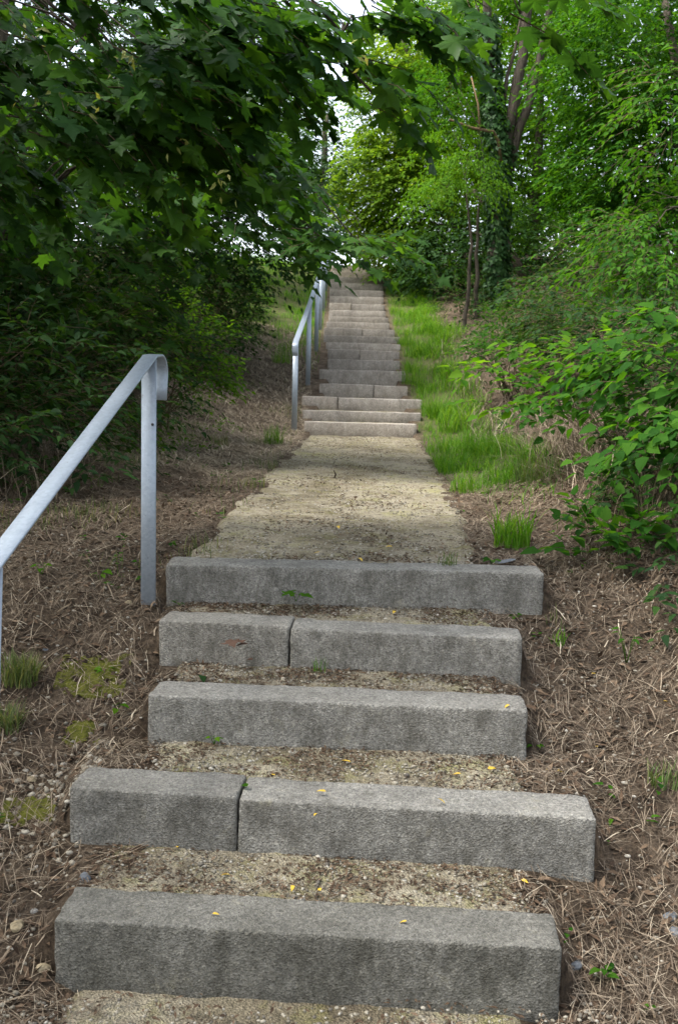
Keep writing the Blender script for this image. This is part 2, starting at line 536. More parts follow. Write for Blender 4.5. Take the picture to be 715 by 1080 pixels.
# ------------------------------------------------------------------ step blocks
def rough_block(name, length, depth, height, res, seed, amp=.004, rad=.0075, tint=None):
    """box with worn, rounded, chipped edges; x from 0 to length, front face at y=0, top at z=0"""
    nx = max(4, int(length / res)); nyy = max(3, int(depth / res)); nz = max(3, int(height / res))
    V, F = [], []
    index = {}
    def sp(i, n, size):
        if i in (0, n):
            return 0.0 if i == 0 else size
        e = min(.008, size / n * .45)
        return e + (size - 2 * e) * (i - 1) / (n - 2)
    def vert(i, j, k):
        key = (i, j, k)
        if key not in index:
            index[key] = len(V)
            V.append((sp(i, nx, length), sp(j, nyy, depth), -height + sp(k, nz, height)))
        return index[key]
    for i in range(nx):
        for j in range(nyy):
            F.append((vert(i, j, nz), vert(i + 1, j, nz), vert(i + 1, j + 1, nz), vert(i, j + 1, nz)))
        for k in range(nz):
            F.append((vert(i, 0, k), vert(i + 1, 0, k), vert(i + 1, 0, k + 1), vert(i, 0, k + 1)))
            F.append((vert(i + 1, nyy, k), vert(i, nyy, k), vert(i, nyy, k + 1), vert(i + 1, nyy, k + 1)))
    for j in range(nyy):
        for k in range(nz):
            F.append((vert(0, j + 1, k), vert(0, j, k), vert(0, j, k + 1), vert(0, j + 1, k + 1)))
            F.append((vert(nx, j, k), vert(nx, j + 1, k), vert(nx, j + 1, k + 1), vert(nx, j, k + 1)))
    A = np.array(V)
    # warp the parameter so that rows lie close to the edges
    lo = np.array([0, 0, -height]); hi = np.array([length, depth, 0])
    out = []
    for p in A:
        v = Vector(p) + Vector((seed * 3.1, seed * 1.7, 0))
        wear = rad * (1 + .8 * mnoise.noise(v * 7) + 2.4 * max(0, mnoise.noise(v * 14) - .1) + 3.0 * max(0, mnoise.noise(v * 4.5) - .32))
        wear = max(.004, wear)
        endd = min(p[0], length - p[0])
        if endd < .06:
            wear *= 1.1
        c = np.clip(p, lo + wear, hi - wear)
        d = p - c
        n = np.linalg.norm(d)
        if n > 1e-9:
            p2 = c + d / n * wear
        else:
            p2 = p
        disp = mnoise.noise(v * 5) * amp * 1.4 + mnoise.noise(v * 26) * amp * .8 + mnoise.noise(v * 60) * amp * .5
        nn = d / n if n > 1e-9 else np.zeros(3)
        out.append(p2 + nn * disp)
    return mesh_np(name, np.array(out), np.array(F).ravel(), np.full(len(F), 4), smooth=True)

def place_block(me, mat, parent, left, right, ztop, name='step_block', roll=0.0):
    o = link(name, me, mat, parent)
    ang = math.atan2(right[1] - left[1], right[0] - left[0])
    mw = Matrix.Translation((left[0], left[1], ztop)) @ Matrix.Rotation(ang, 4, 'Z') @ Matrix.Rotation(-roll, 4, 'Y')
    o.matrix_parent_inverse = Matrix.Identity(4)
    o.matrix_basis = Matrix.Translation(parent.location).inverted() @ mw
    return o

lower = thing('concrete_staircase', 'near flight of five worn grey concrete block steps with gravel treads', 'staircase', (0, 2.9, -.2), 'flights of steps')
upper = thing('concrete_staircase', 'long far flight of narrow pinkish concrete steps climbing beyond the gravel landing', 'staircase', (.3, 13.3, .9), 'flights of steps')

joints = {1: .36 / 1.8 * 1.63, 3: .365}
split_frac = {1: .327, 3: .366}
for i, (l, r) in enumerate(STEP):
    l = np.array(l); r = np.array(r)
    L = np.linalg.norm(r - l)
    hgt = [.25, .235, .23, .215, .27][i]
    mat = M['concrete_low'] if i == 0 else M['concrete']
    rl = math.atan2([.0, .0, .0, .0, .0][i], L)
    if i in split_frac:
        m = l + (r - l) * split_frac[i]
        gap = .003
        u = (r - l) / L
        a = rough_block('step_block', L * split_frac[i] - gap, .205, hgt, .018, i + .3)
        b = rough_block('step_block', L * (1 - split_frac[i]) - gap, .205, hgt, .018, i + .7)
        place_block(a, mat, lower, l, m, STOP[i] + .004)
        place_block(b, mat, lower, m + u * gap, r, STOP[i] - .004)
    else:
        a = rough_block('step_block', L, .21, hgt, .018, i + .1)
        place_block(a, mat, lower, l, r, STOP[i])

for i, (xl, xr, y, z) in enumerate(UP):
    zb = UP[i - 1][3] if i else .9
    h = z - zb + .06
    skew = -.02
    l = np.array((xl, y + .5 * skew + rng.normal(0, .015))); r = np.array((xr, y - .5 * skew + rng.normal(0, .015)))
    fr = {2: .30, 3: .62, 6: .45, 9: .55, 13: .4}.get(i)
    if fr:
        m = l + (r - l) * fr
        a = rough_block('step_block', np.linalg.norm(m - l) - .01, .2, h, .05, 20 + i, rad=.009)
        b = rough_block('step_block', np.linalg.norm(r - m), .2, h, .05, 40 + i, rad=.009)
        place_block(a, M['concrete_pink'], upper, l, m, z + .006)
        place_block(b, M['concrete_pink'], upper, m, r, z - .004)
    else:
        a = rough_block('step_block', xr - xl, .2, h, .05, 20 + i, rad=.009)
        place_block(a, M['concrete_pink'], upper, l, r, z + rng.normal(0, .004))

# ------------------------------------------------------------------ gravel treads and landing
def patch(name, mat, parent, fn_l, fn_r, y0f, y1f, zf, nu, nv, kind=None, ragged=.035):
    """gravel sheet between two side curves; its ragged rim dives into the earth"""
    u = np.linspace(0, 1, nu); v = np.linspace(0, 1, nv)
    U, Vv = np.meshgrid(u, v)
    ya = y0f(U); yb = y1f(U)
    Y = ya + (yb - ya) * Vv
    xa = fn_l(Y) + ragged * noise2(Y, Y * 0, 4, 5); xb = fn_r(Y) + ragged * noise2(Y, Y * 0, 3.6, 9)
    X = xa + (xb - xa) * U
    Z = zf(X, Y, Vv) + .006 * noise2(X, Y, 9, 6) + .004 * noise2(X, Y, 25, 8)
    edge = np.clip(np.minimum(U, 1 - U) * (xb - xa) / .06, 0, 1)
    Z = Z - (1 - edge) ** 2 * .05
    id_ = np.arange(nu * nv).reshape(nv, nu)
    qq = np.stack([id_[:-1, :-1], id_[:-1, 1:], id_[1:, 1:], id_[1:, :-1]], -1).reshape(-1, 4)
    me = mesh_np(name, np.stack([X, Y, Z], -1).reshape(-1, 3), qq.ravel(), np.full(len(qq), 4), smooth=True)
    return link(name, me, mat, parent, kind)

TREADS = []     # (xl, xr, y0, y1, zfunc) for scattering
for i in range(4):
    (l0, r0), (l1, r1) = STEP[i], STEP[i + 1]
    def yf0(u, l0=l0, r0=r0): return l0[1] + (r0[1] - l0[1]) * u + .17
    def yf1(u, l1=l1, r1=r1): return l1[1] + (r1[1] - l1[1]) * u + .05
    zl, zh = STOP[i] - .012, STOP[i + 1] - [.195, .185, .175, .18][i]
    def zf(X, Y, V, zl=zl, zh=zh): return zl + (zh - zl) * V
    xa = max(l0[0], l1[0]) - .0 + (.04 if i != 1 else .0)
    xb = [.66, .72, .70, .72][i]
    patch('gravel_tread', M['gravel'], lower, lambda y, xa=xa: xa + 0 * y, lambda y, xb=xb: xb + 0 * y, yf0, yf1, zf, 60, 18)
    TREADS.append((xa, xb, yf0, yf1, zl, zh))
# strip in front of the lowest step
patch('gravel_path', M['gravel'], None, lambda y: -.80 + 0 * y, lambda y: .64 + 0 * y, lambda u: 1.9 + 0 * u, lambda u: 2.97 - .06 * u,
      lambda X, Y, V: -.228 + .012 * V, 50, 40, 'structure', .06)
# the landing
def land_l(y): return np.interp(y, [5, 8, 13.2], [-.74, -.66, -.47])
def land_r(y): return np.interp(y, [5, 7, 10, 13.2], [.70, .84, .95, 1.02])
def land_z(X, Y, V=None): return np.interp(Y, [5, 6, 13.3], [.735, .775, .905])
patch('gravel_landing', M['gravel'], None, land_l, land_r, lambda u: 5.0 + 0 * u, lambda u: 13.35 + 0 * u, land_z, 60, 260, 'structure', .05)
for i, (xl, xr, y, z) in enumerate(UP):
    y1 = UP[i + 1][2] if i < 19 else y + 4
    zn = UP[i + 1][3] if i < 19 else z + .12
    patch('gravel_tread', M['gravel'], upper, lambda yy, xl=xl: xl + .02 + 0 * yy, lambda yy, xr=xr: xr - .02 + 0 * yy,
          lambda u, y=y: y + .16 + 0 * u, lambda u, y1=y1: y1 + .06 + 0 * u, lambda X, Y, V, z=z, zn=zn: z - .012 + 0 * V, 12, 5)

# ------------------------------------------------------------------ handrails
def bar_path(pts, width, thick, side):
    """flat bar swept along pts, its broad face turned along `side`"""
    pts = np.asarray(pts, float)
    t = unit(np.gradient(pts, axis=0))
    s = unit(np.asarray(side, float))[None] * np.ones((len(pts), 1))
    n = unit(np.cross(s, t))
    hw, ht, b = width / 2, thick / 2, thick * .28
    prof = [(-hw + b, -ht), (hw - b, -ht), (hw, -ht + b), (hw, ht - b), (hw - b, ht), (-hw + b, ht), (-hw, ht - b), (-hw, -ht + b)]
    V = np.concatenate([(pts + s * a_ + n * b_)[:, None] for a_, b_ in prof], 1).reshape(-1, 3)
    k = len(prof); F = []
    for i in range(len(pts) - 1):
        for j in range(k):
            F.append((i * k + j, i * k + (j + 1) % k, (i + 1) * k + (j + 1) % k, (i + 1) * k + j))
    F.append(tuple(range(k))[::-1]); F.append(tuple((len(pts) - 1) * k + j for j in range(k)))
    return V, F

def arc(c, u, v, r, a0, a1, n=10):
    a = np.linspace(a0, a1, n)[:, None]
    return np.asarray(c) + r * (np.cos(a) * np.asarray(u) + np.sin(a) * np.asarray(v))

def handrail(label, posts, width, end_top=True, group='handrails', bolts=False):
    """posts: (x, y, base z, top z) from the lowest up"""
    P = np.array(posts, float)
    t = thing('handrail', label, 'handrail', P[0][:3], group)
    tops = P[:, [0, 1, 3]]
    ax = unit(tops[-1] - tops[0])
    flat = unit(np.array([ax[0], ax[1], 0]))
    side = np.cross(flat, [0, 0, 1])
    up = np.array([0, 0, 1.])
    # rail with both ends turned down
    lowp = tops[0]
    th0 = math.atan2(ax[2], math.hypot(ax[0], ax[1]))
    r = .05
    # lower curl: from hanging lip, round, into the slope
    lead = lowp - ax * .10
    nrm = np.cross(side, ax)                       # upward normal of the slope
    if nrm[2] < 0: nrm = -nrm
    c = lead - nrm * r
    a_start = math.pi - .0
    fl = [c + r * (math.cos(a) * flat + math.sin(a) * up) for a in np.linspace(math.pi, math.pi / 2 + th0, 8)]
    lip = [fl[0] - up * .11, fl[0] - up * .05]
    pts = lip + fl
    pts += [lowp + ax * s for s in (0, .05)]
    for i in range(1, len(tops)):
        pts.append((tops[i - 1] + tops[i]) / 2)
        pts.append(tops[i] - ax * .03)
    hi = tops[-1]
    # upper curl: levels out, turns down in a wide bend
    e0 = hi + flat * .10 + up * .012
    pts += [hi + flat * .015 + up * .006]
    R2 = .085
    c2 = e0 - up * R2
    pts += [c2 + R2 * (math.cos(a) * flat + math.sin(a) * up) for a in np.linspace(math.pi / 2, -.12, 12)]
    pts += [pts[-1] - up * .05 - flat * .008, pts[-1] - up * .11 - flat * .02]
    V, F = bar_path(pts, width, .012, side)
    link('rail', Geo().add(V, F).mesh('rail', False), M['steel'], t)
    for (x, y, z0, z1) in P:
        pp = [(x - (.05 if bolts and y < 4 else 0), y, z0 - .15), (x, y, z1 - .008)]
        V, F = bar_path(np.array(pp) , width * .96, .014, side)
        pst = link('post', Geo().add(V, F).mesh('post', False), M['steel'], t)
        if bolts:
            c0 = np.array([x, y, z1 - .30]) - flat * .009 + side * width * .28
            link('bolt', Geo().tube([c0, c0 - flat * .006], [.007, .006], 6).mesh('bolt', False), M['bolt'], pst)
    return t
M['bolt'] = stone_mat('dark_steel', (.05, .05, .05), (.12, .12, .12))
h1 = handrail('galvanised flat steel handrail beside the nearest steps with curled upper end',
         [(-1.056, 3.14, -.12, 1.03), (-.875, 4.76, .50, 1.695)], .072, bolts=True)
ups = []
for y in (13.35, 15.85, 18.1, 20.3, 22.5, 24.7, 26.9):
    zst = np.interp(y, [u[2] for u in UP], [u[3] for u in UP])
    x = np.interp(y, [13.35, 16, 18, 27], [-.60, -.515, -.465, -.43])
    ups.append((x, y, zst - .06, zst + np.interp(y, [13.35, 15.85, 18, 27], [1.0, 1.06, 1.08, .95])))
h2 = handrail('far galvanised handrail with many posts climbing left of the upper flight', ups, .072)

# ------------------------------------------------------------------ leaf shapes and foliage
def make_template(kind):
    if kind in ('maple', 'maple_lo'):
        if kind == 'maple':
            right = [(.09, -.03), (.37, -.07), (.33, .08), (.26, .15), (.46, .20), (.64, .40), (.47, .43), (.42, .53), (.20, .46), (.25, .66), (.12, .73)]
        else:
            right = [(.36, -.05), (.25, .15), (.62, .40), (.2, .46)]
        pts = [(0, .02)] + right + [(0, 1.0)] + [(-x, y) for x, y in right[::-1]]
        V = [(0, .30, .0)] + [(x, y, -.10 * abs(x) - .18 * (y - .3) ** 2 + .06 * math.sin(9 * x + 5 * y)) for x, y in pts]
        n = len(pts)
        F = [(0, 1 + i, 1 + (i + 1) % n) for i in range(n)]
        return np.array(V), F
    if kind == 'maple_curl':
        right = [(.11, -.02), (.30, -.09), (.36, .06), (.24, .17), (.40, .16), (.66, .33), (.50, .40), (.44, .50), (.19, .43), (.29, .60), (.12, .70)]
        left = [(-.09, -.03), (-.39, -.02), (-.31, .10), (-.28, .18), (-.50, .26), (-.57, .47), (-.42, .45), (-.36, .55), (-.20, .50), (-.20, .68), (-.10, .78)]
        pts = [(0, .03)] + right + [(.06, .97)] + left[::-1]
        V = [(0, .30, .05)] + [(x, y, .05 - .45 * abs(x) ** 1.6 - .35 * max(0, y - .35) ** 2 + .05 * math.sin(14 * x - 8 * y)) for x, y in pts]
        n = len(pts)
        return np.array(V), [(0, 1 + i, 1 + (i + 1) % n) for i in range(n)]
    if kind == 'ovate':
        V = [(0, 0, 0), (0, .35, -.02), (0, .68, -.07), (0, 1, -.18), (.24, .24, .06), (.17, .64, .0), (-.24, .24, .06), (-.17, .64, .0)]
        F = [(0, 4, 1), (1, 4, 5, 2), (2, 5, 3), (0, 1, 6), (1, 2, 7, 6), (2, 3, 7)]
        return np.array(V), F
    if kind == 'round':
        V = [(0, 0, 0), (0, .35, -.02), (0, .68, -.06), (0, 1, -.15), (.33, .20, .07), (.25, .60, .02), (-.33, .20, .07), (-.25, .60, .02)]
        F = [(0, 4, 1), (1, 4, 5, 2), (2, 5, 3), (0, 1, 6), (1, 2, 7, 6), (2, 3, 7)]
        return np.array(V), F
    if kind == 'rhomb':
        return np.array([(0, 0, 0), (.29, .42, .07), (0, 1, -.05), (-.29, .42, .07)]), [(0, 1, 2), (0, 2, 3)]
    if kind == 'narrow':
        return np.array([(0, 0, 0), (.17, .4, .05), (0, 1, -.08), (-.17, .4, .05)]), [(0, 1, 2), (0, 2, 3)]
    if kind == 'ivy':
        V = [(0, .25, .02), (0, 0, 0), (.45, -.02, 0), (.36, .35, 0), (0, 1, -.05), (-.36, .35, 0), (-.45, -.02, 0)]
        return np.array(V), [(0, 1, 2), (0, 2, 3), (0, 3, 4), (0, 4, 5), (0, 5, 6), (0, 6, 1)]
TPL = {k: make_template(k) for k in ('maple', 'maple_curl', 'maple_lo', 'ovate', 'round', 'rhomb', 'narrow', 'ivy')}

def basis(D, Nn):
    D = unit(D)
    X = unit(np.cross(D, Nn))
    Z = np.cross(X, D)
    return X, D, Z

def leaves_mesh(name, P, D, Nn, S, kind):
    V, F = TPL[kind]
    X, Y, Z = basis(D, Nn)
    n, k = len(P), len(V)
    VV = P[:, None] + S[:, None, None] * (V[None, :, 0, None] * X[:, None] + V[None, :, 1, None] * Y[:, None] + V[None, :, 2, None] * Z[:, None])
    flat = np.concatenate([np.array(f) for f in F])
    sz = np.array([len(f) for f in F])
    FF = (flat[None] + (np.arange(n) * k)[:, None]).ravel()
    rnd = np.repeat(np.clip(rng.normal(.5, .24, n), 0, .999), len(F))
    return mesh_np(name, VV.reshape(-1, 3), FF, np.tile(sz, n), rnd)

SHARED = {}
def shared_leaf(kind, mat):
    key = (kind, mat.name)
    if key not in SHARED:
        V, F = TPL[kind]
        me = mesh_np('leaf', V, np.concatenate([np.array(f) for f in F]), [len(f) for f in F], rnd=np.zeros(len(F)))
        me.materials.append(mat)
        SHARED[key] = me
    return SHARED[key]

def visible_pick(P, S, limit, cell=7, minpx=9):
    """indices of the leaves that show largest and frontmost from the path"""
    px, py, d = project(P)
    size = FOC * S / np.maximum(d, .01)
    ok = (d > .5) & (px > -20) & (px < 735) & (py > -20) & (py < 1100) & (size > minpx)
    order = np.argsort(d)
    taken = set(); out = []
    for i in order:
        if not ok[i]:
            continue
        k = (int(px[i] // cell), int(py[i] // cell))
        if k in taken:
            continue
        taken.add(k); out.append(i)
    out = sorted(out, key=lambda i: -size[i])[:limit]
    return np.array(out, dtype=int)

def foliage(parent, P, D, Nn, S, kind, mat, limit=0, name='crown', minpx=9, kind_lo=None):
    if kind == 'maple':
        h_ = rng.uniform(0, 1, len(P)) < .5
        foliage(parent, P[h_], D[h_], Nn[h_], S[h_], 'maple_curl', mat, limit // 2, name, minpx, kind_lo)
        P, D, Nn, S, limit = P[~h_], D[~h_], Nn[~h_], S[~h_], limit - limit // 2
    keep = np.ones(len(P), bool)
    if limit:
        pick = visible_pick(P, S, limit, minpx=minpx)
        if len(pick):
            keep[pick] = False
            me = shared_leaf(kind, mat)
            X, Y, Z = basis(D[pick], Nn[pick])
            inv = Matrix.Translation(parent.location).inverted()
            for q_, i in enumerate(pick):
                o = bpy.data.objects.new('leaf', me)
                COL.objects.link(o)
                o.parent = parent
                s = float(S[i])
                m = Matrix(((X[q_, 0] * s, Y[q_, 0] * s, Z[q_, 0] * s, P[i, 0]), (X[q_, 1] * s, Y[q_, 1] * s, Z[q_, 1] * s, P[i, 1]),
                            (X[q_, 2] * s, Y[q_, 2] * s, Z[q_, 2] * s, P[i, 2]), (0, 0, 0, 1)))
                o.matrix_basis = inv @ m
    if keep.sum():
        me = leaves_mesh(name, P[keep], D[keep], Nn[keep], S[keep], kind_lo or kind)
        link(name, me, mat, parent, 'stuff')

def sprays(O, D, L, m, leaf, spread=55, droop=.35, paired=False, flat=.35, hang=.25):
    """leaves along twigs: O origins, D directions; returns leaf arrays and the twig curves"""
    n = len(O)
    D = unit(D)
    S = unit(np.cross(D, np.array([0, 0, 1.]) + rng.normal(0, .25, (n, 3))))
    Lr = L * rng.uniform(.65, 1.3, n)
    t = (np.arange(m) + .6) / m
    if paired:
        t = (np.arange(m) // 2 * 2 + 1.0) / m
    t = np.clip(t, 0, 1)
    side = np.where(np.arange(m) % 2 == 0, 1.0, -1.0)
    T = t[None, :] + rng.normal(0, .03, (n, m)) * (0 if paired else 1)
    pos = O[:, None] + D[:, None] * (Lr[:, None] * T)[..., None]
    pos[..., 2] -= droop * Lr[:, None] * T ** 2
    ang = R(spread) * (1 - .55 * t)[None, :] + rng.normal(0, .22, (n, m))
    dirs = D[:, None] * np.cos(ang)[..., None] + S[:, None] * (np.sin(ang) * side[None])[..., None]
    dirs[..., 2] -= droop * T * .9 + hang + rng.normal(0, .16, (n, m))
    dirs = unit(dirs)
    nor = np.array([0, 0, 1.]) + D[:, None] * .25 + rng.normal(0, flat, (n, m, 3))
    size = leaf * rng.uniform(.5, 1.25, (n, m)) * (1 - .15 * np.abs(t - .5))[None]
    pos = pos + dirs * (size * .25)[..., None]
    tw = np.stack([O + D * (Lr * s)[:, None] - np.array([0, 0, 1.]) * (droop * Lr * s * s)[:, None] for s in (0, .5, 1)], 1)
    return pos.reshape(-1, 3), dirs.reshape(-1, 3), nor.reshape(-1, 3), size.ravel(), tw

def twig_mesh(name, TW, r):
    """thin three-sided twigs, vectorised"""
    n, k, _ = TW.shape
    t = unit(TW[:, -1] - TW[:, 0])
    u = unit(np.cross(t, [0.3, 0.2, 1.0])); w = np.cross(t, u)
    a = np.array([0, 2.094, 4.189])
    rr = r * np.linspace(1, .35, k)
    V = TW[:, :, None] + rr[None, :, None, None] * (np.cos(a)[None, None, :, None] * u[:, None, None] + np.sin(a)[None, None, :, None] * w[:, None, None])
    f = []
    for i in range(k - 1):
        for j in range(3):
            f.append((i * 3 + j, i * 3 + (j + 1) % 3, (i + 1) * 3 + (j + 1) % 3, (i + 1) * 3 + j))
    f = np.array(f)
    FF = (f.ravel()[None] + (np.arange(n) * 3 * k)[:, None]).ravel()
    return mesh_np(name, V.reshape(-1, 3), FF, np.full(n * len(f), 4), smooth=True)

def blob_points(c, rad, n, hollow=.55, seed=0.0, gap=-.25, gs=2.2):
    """points spread through an ellipsoid's outer volume, thinned into clumps"""
    out = np.zeros((0, 3))
    c = np.asarray(c, float); rad = np.asarray(rad, float)
    tries = 0
    while len(out) < n and tries < 12:
        d = unit(rng.normal(size=(n * 2, 3)))
        r = rng.uniform(hollow ** 3, 1, n * 2) ** (1 / 3)
        lump = 1 + .16 * noise3(d * 3, 1.0, seed + 3)
        p = d * (r * lump)[:, None] * rad
        k = noise3(p + c, gs, seed) > gap
        out = np.concatenate([out, (p + c)[k]])
        tries += 1
    return out[:n]

def tree(name, label, cat, base, trunk_top, r0, blobs, leaf, mat, m=9, L=.5, kind='rhomb', limit=0, spread=55, droop=.35, paired=False,
         bark='bark', group=None, hollow=.55, gap=-.25, twigs=0.0, r1=None, minpx=9, trunk_bow=(0, 0, 0), flat=.35, outward=1.0, kind_lo=None, hang=.25, gs=2.2, limb=1.0, dens=None, arch=.12):
    """blobs: (centre, radii, sprays)"""
    dens = dens or (2.0 if base[1] > 13 else 1.0)
    base = np.asarray(base, float); trunk_top = np.asarray(trunk_top, float)
    t = thing(name, label, cat, base, group)
    tp = curve_pts(base - [0, 0, .25], trunk_top, 12, trunk_bow, .02)
    rr = np.linspace(r0, r1 or r0 * .35, 12)
    rr[0] *= 1.35; rr[1] *= 1.1
    link('trunk', Geo().tube(tp, rr, 10).mesh('trunk'), M[bark], t)
    allP = []; allD = []; allN = []; allS = []; TW = []
    for bi, (c, rad, n) in enumerate(blobs):
        c = np.asarray(c, float)
        # limb: leaves the trunk below the clump
        k = int(np.clip(np.argmin(np.abs(tp[:, 2] - (c[2] - .45 * np.linalg.norm((c - base)[:2])))), 3, 11))
        s = tp[k]
        br = min(rr[k] * .6, .012 + .009 * np.linalg.norm(c - s)) * limb
        g = Geo()
        lp = curve_pts(s, c, 8, (0, 0, arch * np.linalg.norm(c - s)), .03)
        g.tube(lp, np.linspace(br, br * .3, 8), 6)
        tips = blob_points(c, np.asarray(rad) * .8, 7, .5, bi)
        for tip in tips:
            j = rng.integers(4, 8)
            g.tube(curve_pts(lp[j], tip, 5, (0, 0, .06), .02), np.linspace(br * .35, br * .1, 5), 4)
        link('branch', g.mesh('branch'), M[bark], t)
        if n <= 0:
            continue
        n = int(n * dens)
        O = blob_points(c, rad, n, hollow, bi * 1.3 + r0 * 7, gap, gs)
        out = O - (c * .5 + np.array([trunk_top[0], trunk_top[1], c[2]]) * .5)
        out[:, 2] *= .3
        D = unit(unit(out) * outward + rng.normal(0, .5, O.shape) * [1, 1, .35])
        p, d, nn, sz, tw = sprays(O, D, L, m, leaf, spread, droop, paired, flat, hang)
        allP.append(p); allD.append(d); allN.append(nn); allS.append(sz); TW.append(tw)
    P = np.concatenate(allP); D = np.concatenate(allD); Nn = np.concatenate(allN); S = np.concatenate(allS)
    foliage(t, P, D, Nn, S, kind, M[mat], limit, minpx=minpx, kind_lo=kind_lo)
    if twigs:
        link('twigs', twig_mesh('twigs', np.concatenate(TW), twigs), M['twig'], t, 'stuff')
    return t

def on_ground(x, y):
    return np.array([x, y, float(ground_z(np.array(x), np.array(y)))])

# ---- left side: the near maple that leans over the steps
near_maple = tree('maple_tree', 'near maple whose large leaves hang over the top left of the steps', 'tree', on_ground(-4.6, 5.6), (-4.2, 5.9, 7.0), .19,
     [(W(70, 30, 4.5), (.80, .6, .34), 66), (W(40, 135, 5.2), (.9, .7, .36), 62), (W(165, 95, 5.3), (.65, .6, .36), 56), (W(262, 45, 5.3), (.32, .6, .22), 18),
      (W(360, 35, 5.0), (.22, .35, .16), 9), (W(500, -2, 4.4), (.28, .3, .06), 5), (W(215, 165, 5.8), (.36, .5, .18), 15), (W(388, 95, 4.9), (.04, .12, .06), 2),
      (W(420, -12, 4.8), (.20, .3, .05), 4), ((-4.3, 5.6, 5.8), (1.8, 1.8, 1.4), 130), ((-4.0, 7.0, 3.4), (1.6, 1.3, 1.2), 150)],
     .128, 'maple', m=10, L=.40, kind='maple', limit=300, droop=.5, twigs=.004, minpx=11, flat=.32, hang=.42, limb=.38, arch=.34)
mid_maple = tree('maple_tree', 'second maple overhanging the path with leaves hiding the top of the stairs', 'tree', on_ground(-3.6, 10.4), (-3.2, 10.4, 7), .16,
     [(W(235, 200, 9.2), (.7, .9, .42), 70), (W(335, 252, 8.8), (.45, .6, .15), 26), (W(385, 258, 8.6), (.25, .4, .06), 6), (W(165, 170, 9.8), (1.1, 1.0, .85), 110), (W(225, 90, 9.5), (.7, .9, .65), 80), (W(285, 25, 10.5), (.5, .8, .32), 36),
      (W(60, 240, 9.4), (1.3, 1.0, .8), 120), ((-4.2, 10, 6.4), (1.6, 2.0, 1.6), 140), ((-4.6, 11, 4.4), (1.8, 1.8, 1.5), 200)],
     .145, 'maple_b', m=8, L=.45, kind='maple', limit=220, droop=.4, twigs=.004, minpx=11, kind_lo='maple_lo', hang=.3, limb=.35, arch=.28)
print('plants', time.time() - T0)
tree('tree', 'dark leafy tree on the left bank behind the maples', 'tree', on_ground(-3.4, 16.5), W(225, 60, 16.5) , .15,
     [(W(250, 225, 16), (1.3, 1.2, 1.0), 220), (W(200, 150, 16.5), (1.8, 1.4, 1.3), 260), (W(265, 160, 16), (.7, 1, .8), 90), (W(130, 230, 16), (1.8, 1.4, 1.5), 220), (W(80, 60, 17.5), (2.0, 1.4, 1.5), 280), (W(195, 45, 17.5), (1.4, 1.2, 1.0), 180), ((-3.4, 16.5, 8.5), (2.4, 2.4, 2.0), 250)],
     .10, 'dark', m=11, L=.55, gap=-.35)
tree('tree', 'leafy tree at the top left behind the grassy verge', 'tree', on_ground(-4.2, 24), W(200, 0, 24), .17,
     [(W(215, 200, 23.5), (2.0, 1.6, 2.0), 260), (W(235, 120, 24), (1.5, 1.6, 1.6), 220), (W(150, 120, 24), (2.2, 2, 2.2), 240)],
     .10, 'mid', m=11, L=.6, gap=-.3)
tree('tree', 'hazy blue green tree standing beyond the top of the stairs', 'tree', on_ground(-1.2, 40), W(345, 120, 40), .25,
     [(W(335, 190, 40), (2.2, 1.8, 2.2), 230), (W(360, 165, 40), (1.6, 1.6, 2.0), 170), (W(315, 150, 41), (1.8, 1.6, 1.8), 160), (W(320, 235, 40), (1.4, 1.2, 1.0), 80), (W(375, 215, 40), (1.0, 1.2, 1.6), 110)],
     .16, 'bluish', m=10, L=.9, gap=-.05, gs=1.3)

# ---- right side
tree('tree', 'bright lime green tree just right of the stair top', 'tree', on_ground(3.2, 27.5), W(425, 40, 27), .16,
     [(W(420, 120, 26), (1.1, 1.2, 1.3), 230), (W(395, 195, 25.5), (.9, 1.1, 1.0), 190), (W(430, 215, 25.5), (1.2, 1.2, 1.2), 230), (W(445, 60, 26.5), (1.3, 1.3, 1.3), 220), (W(470, 150, 27), (1.3, 1.2, 1.6), 220), (W(420, 262, 25), (.8, .8, .55), 120), (W(480, 20, 28), (1.6, 1.3, 1.2), 160)],
     .13, 'lime', m=11, L=.5, gap=-.45, dens=3.2)
ivy_tree = tree('tree', 'tall ivy wrapped tree with forked trunk right of the stairs', 'tree', on_ground(2.95, 20.3), W(524, 170, 20.3), .17,
     [(W(500, 5, 21.5), (1.2, .8, .6), 120), (W(600, 20, 21.5), (1.0, .8, .7), 120), (W(565, -50, 20.8), (1.6, 1.4, .8), 120), (W(470, 85, 21.2), (.6, .5, .5), 40)],
     .11, 'mid', m=13, L=.55, paired=True, kind='narrow', r1=.13, gap=-.1)
# its forks
for pts, r in (([(524, 170), (519, 110), (515, 60), (513, -40)], .12), ([(531, 175), (540, 115), (550, 65), (560, -40)], .13), ([(536, 180), (557, 110), (568, 70), (585, -30)], .10)):
    P3 = np.array([W(a, b, 20.3) for a, b in pts])
    tt = np.linspace(0, 1, 10)
    P3 = np.stack([np.interp(tt, np.linspace(0, 1, len(P3)), P3[:, k]) for k in range(3)], 1)
    P3 += rng.normal(0, .015, P3.shape)
    link('fork', Geo().tube(P3, np.linspace(r, r * .6, 10), 9).mesh('fork'), M['bark'], ivy_tree)
g = Geo()
dp = np.array([W(528, 170, 20.05), W(525, 148, 20.0), W(520, 139, 19.9), W(498, 135, 19.7), W(474, 126, 19.6)])
g.tube(dp, [.032, .032, .03, .027, .018], 6)
g.tube(np.array([W(506, 136, 19.75), W(504, 110, 19.8), W(497, 82, 19.9)]), [.02, .018, .012], 5)
ob = link('dead_branch', g.mesh('dead_branch'), M['bark_orange'], ivy_tree)
ob['label'] = 'bare orange tinged dead branch'
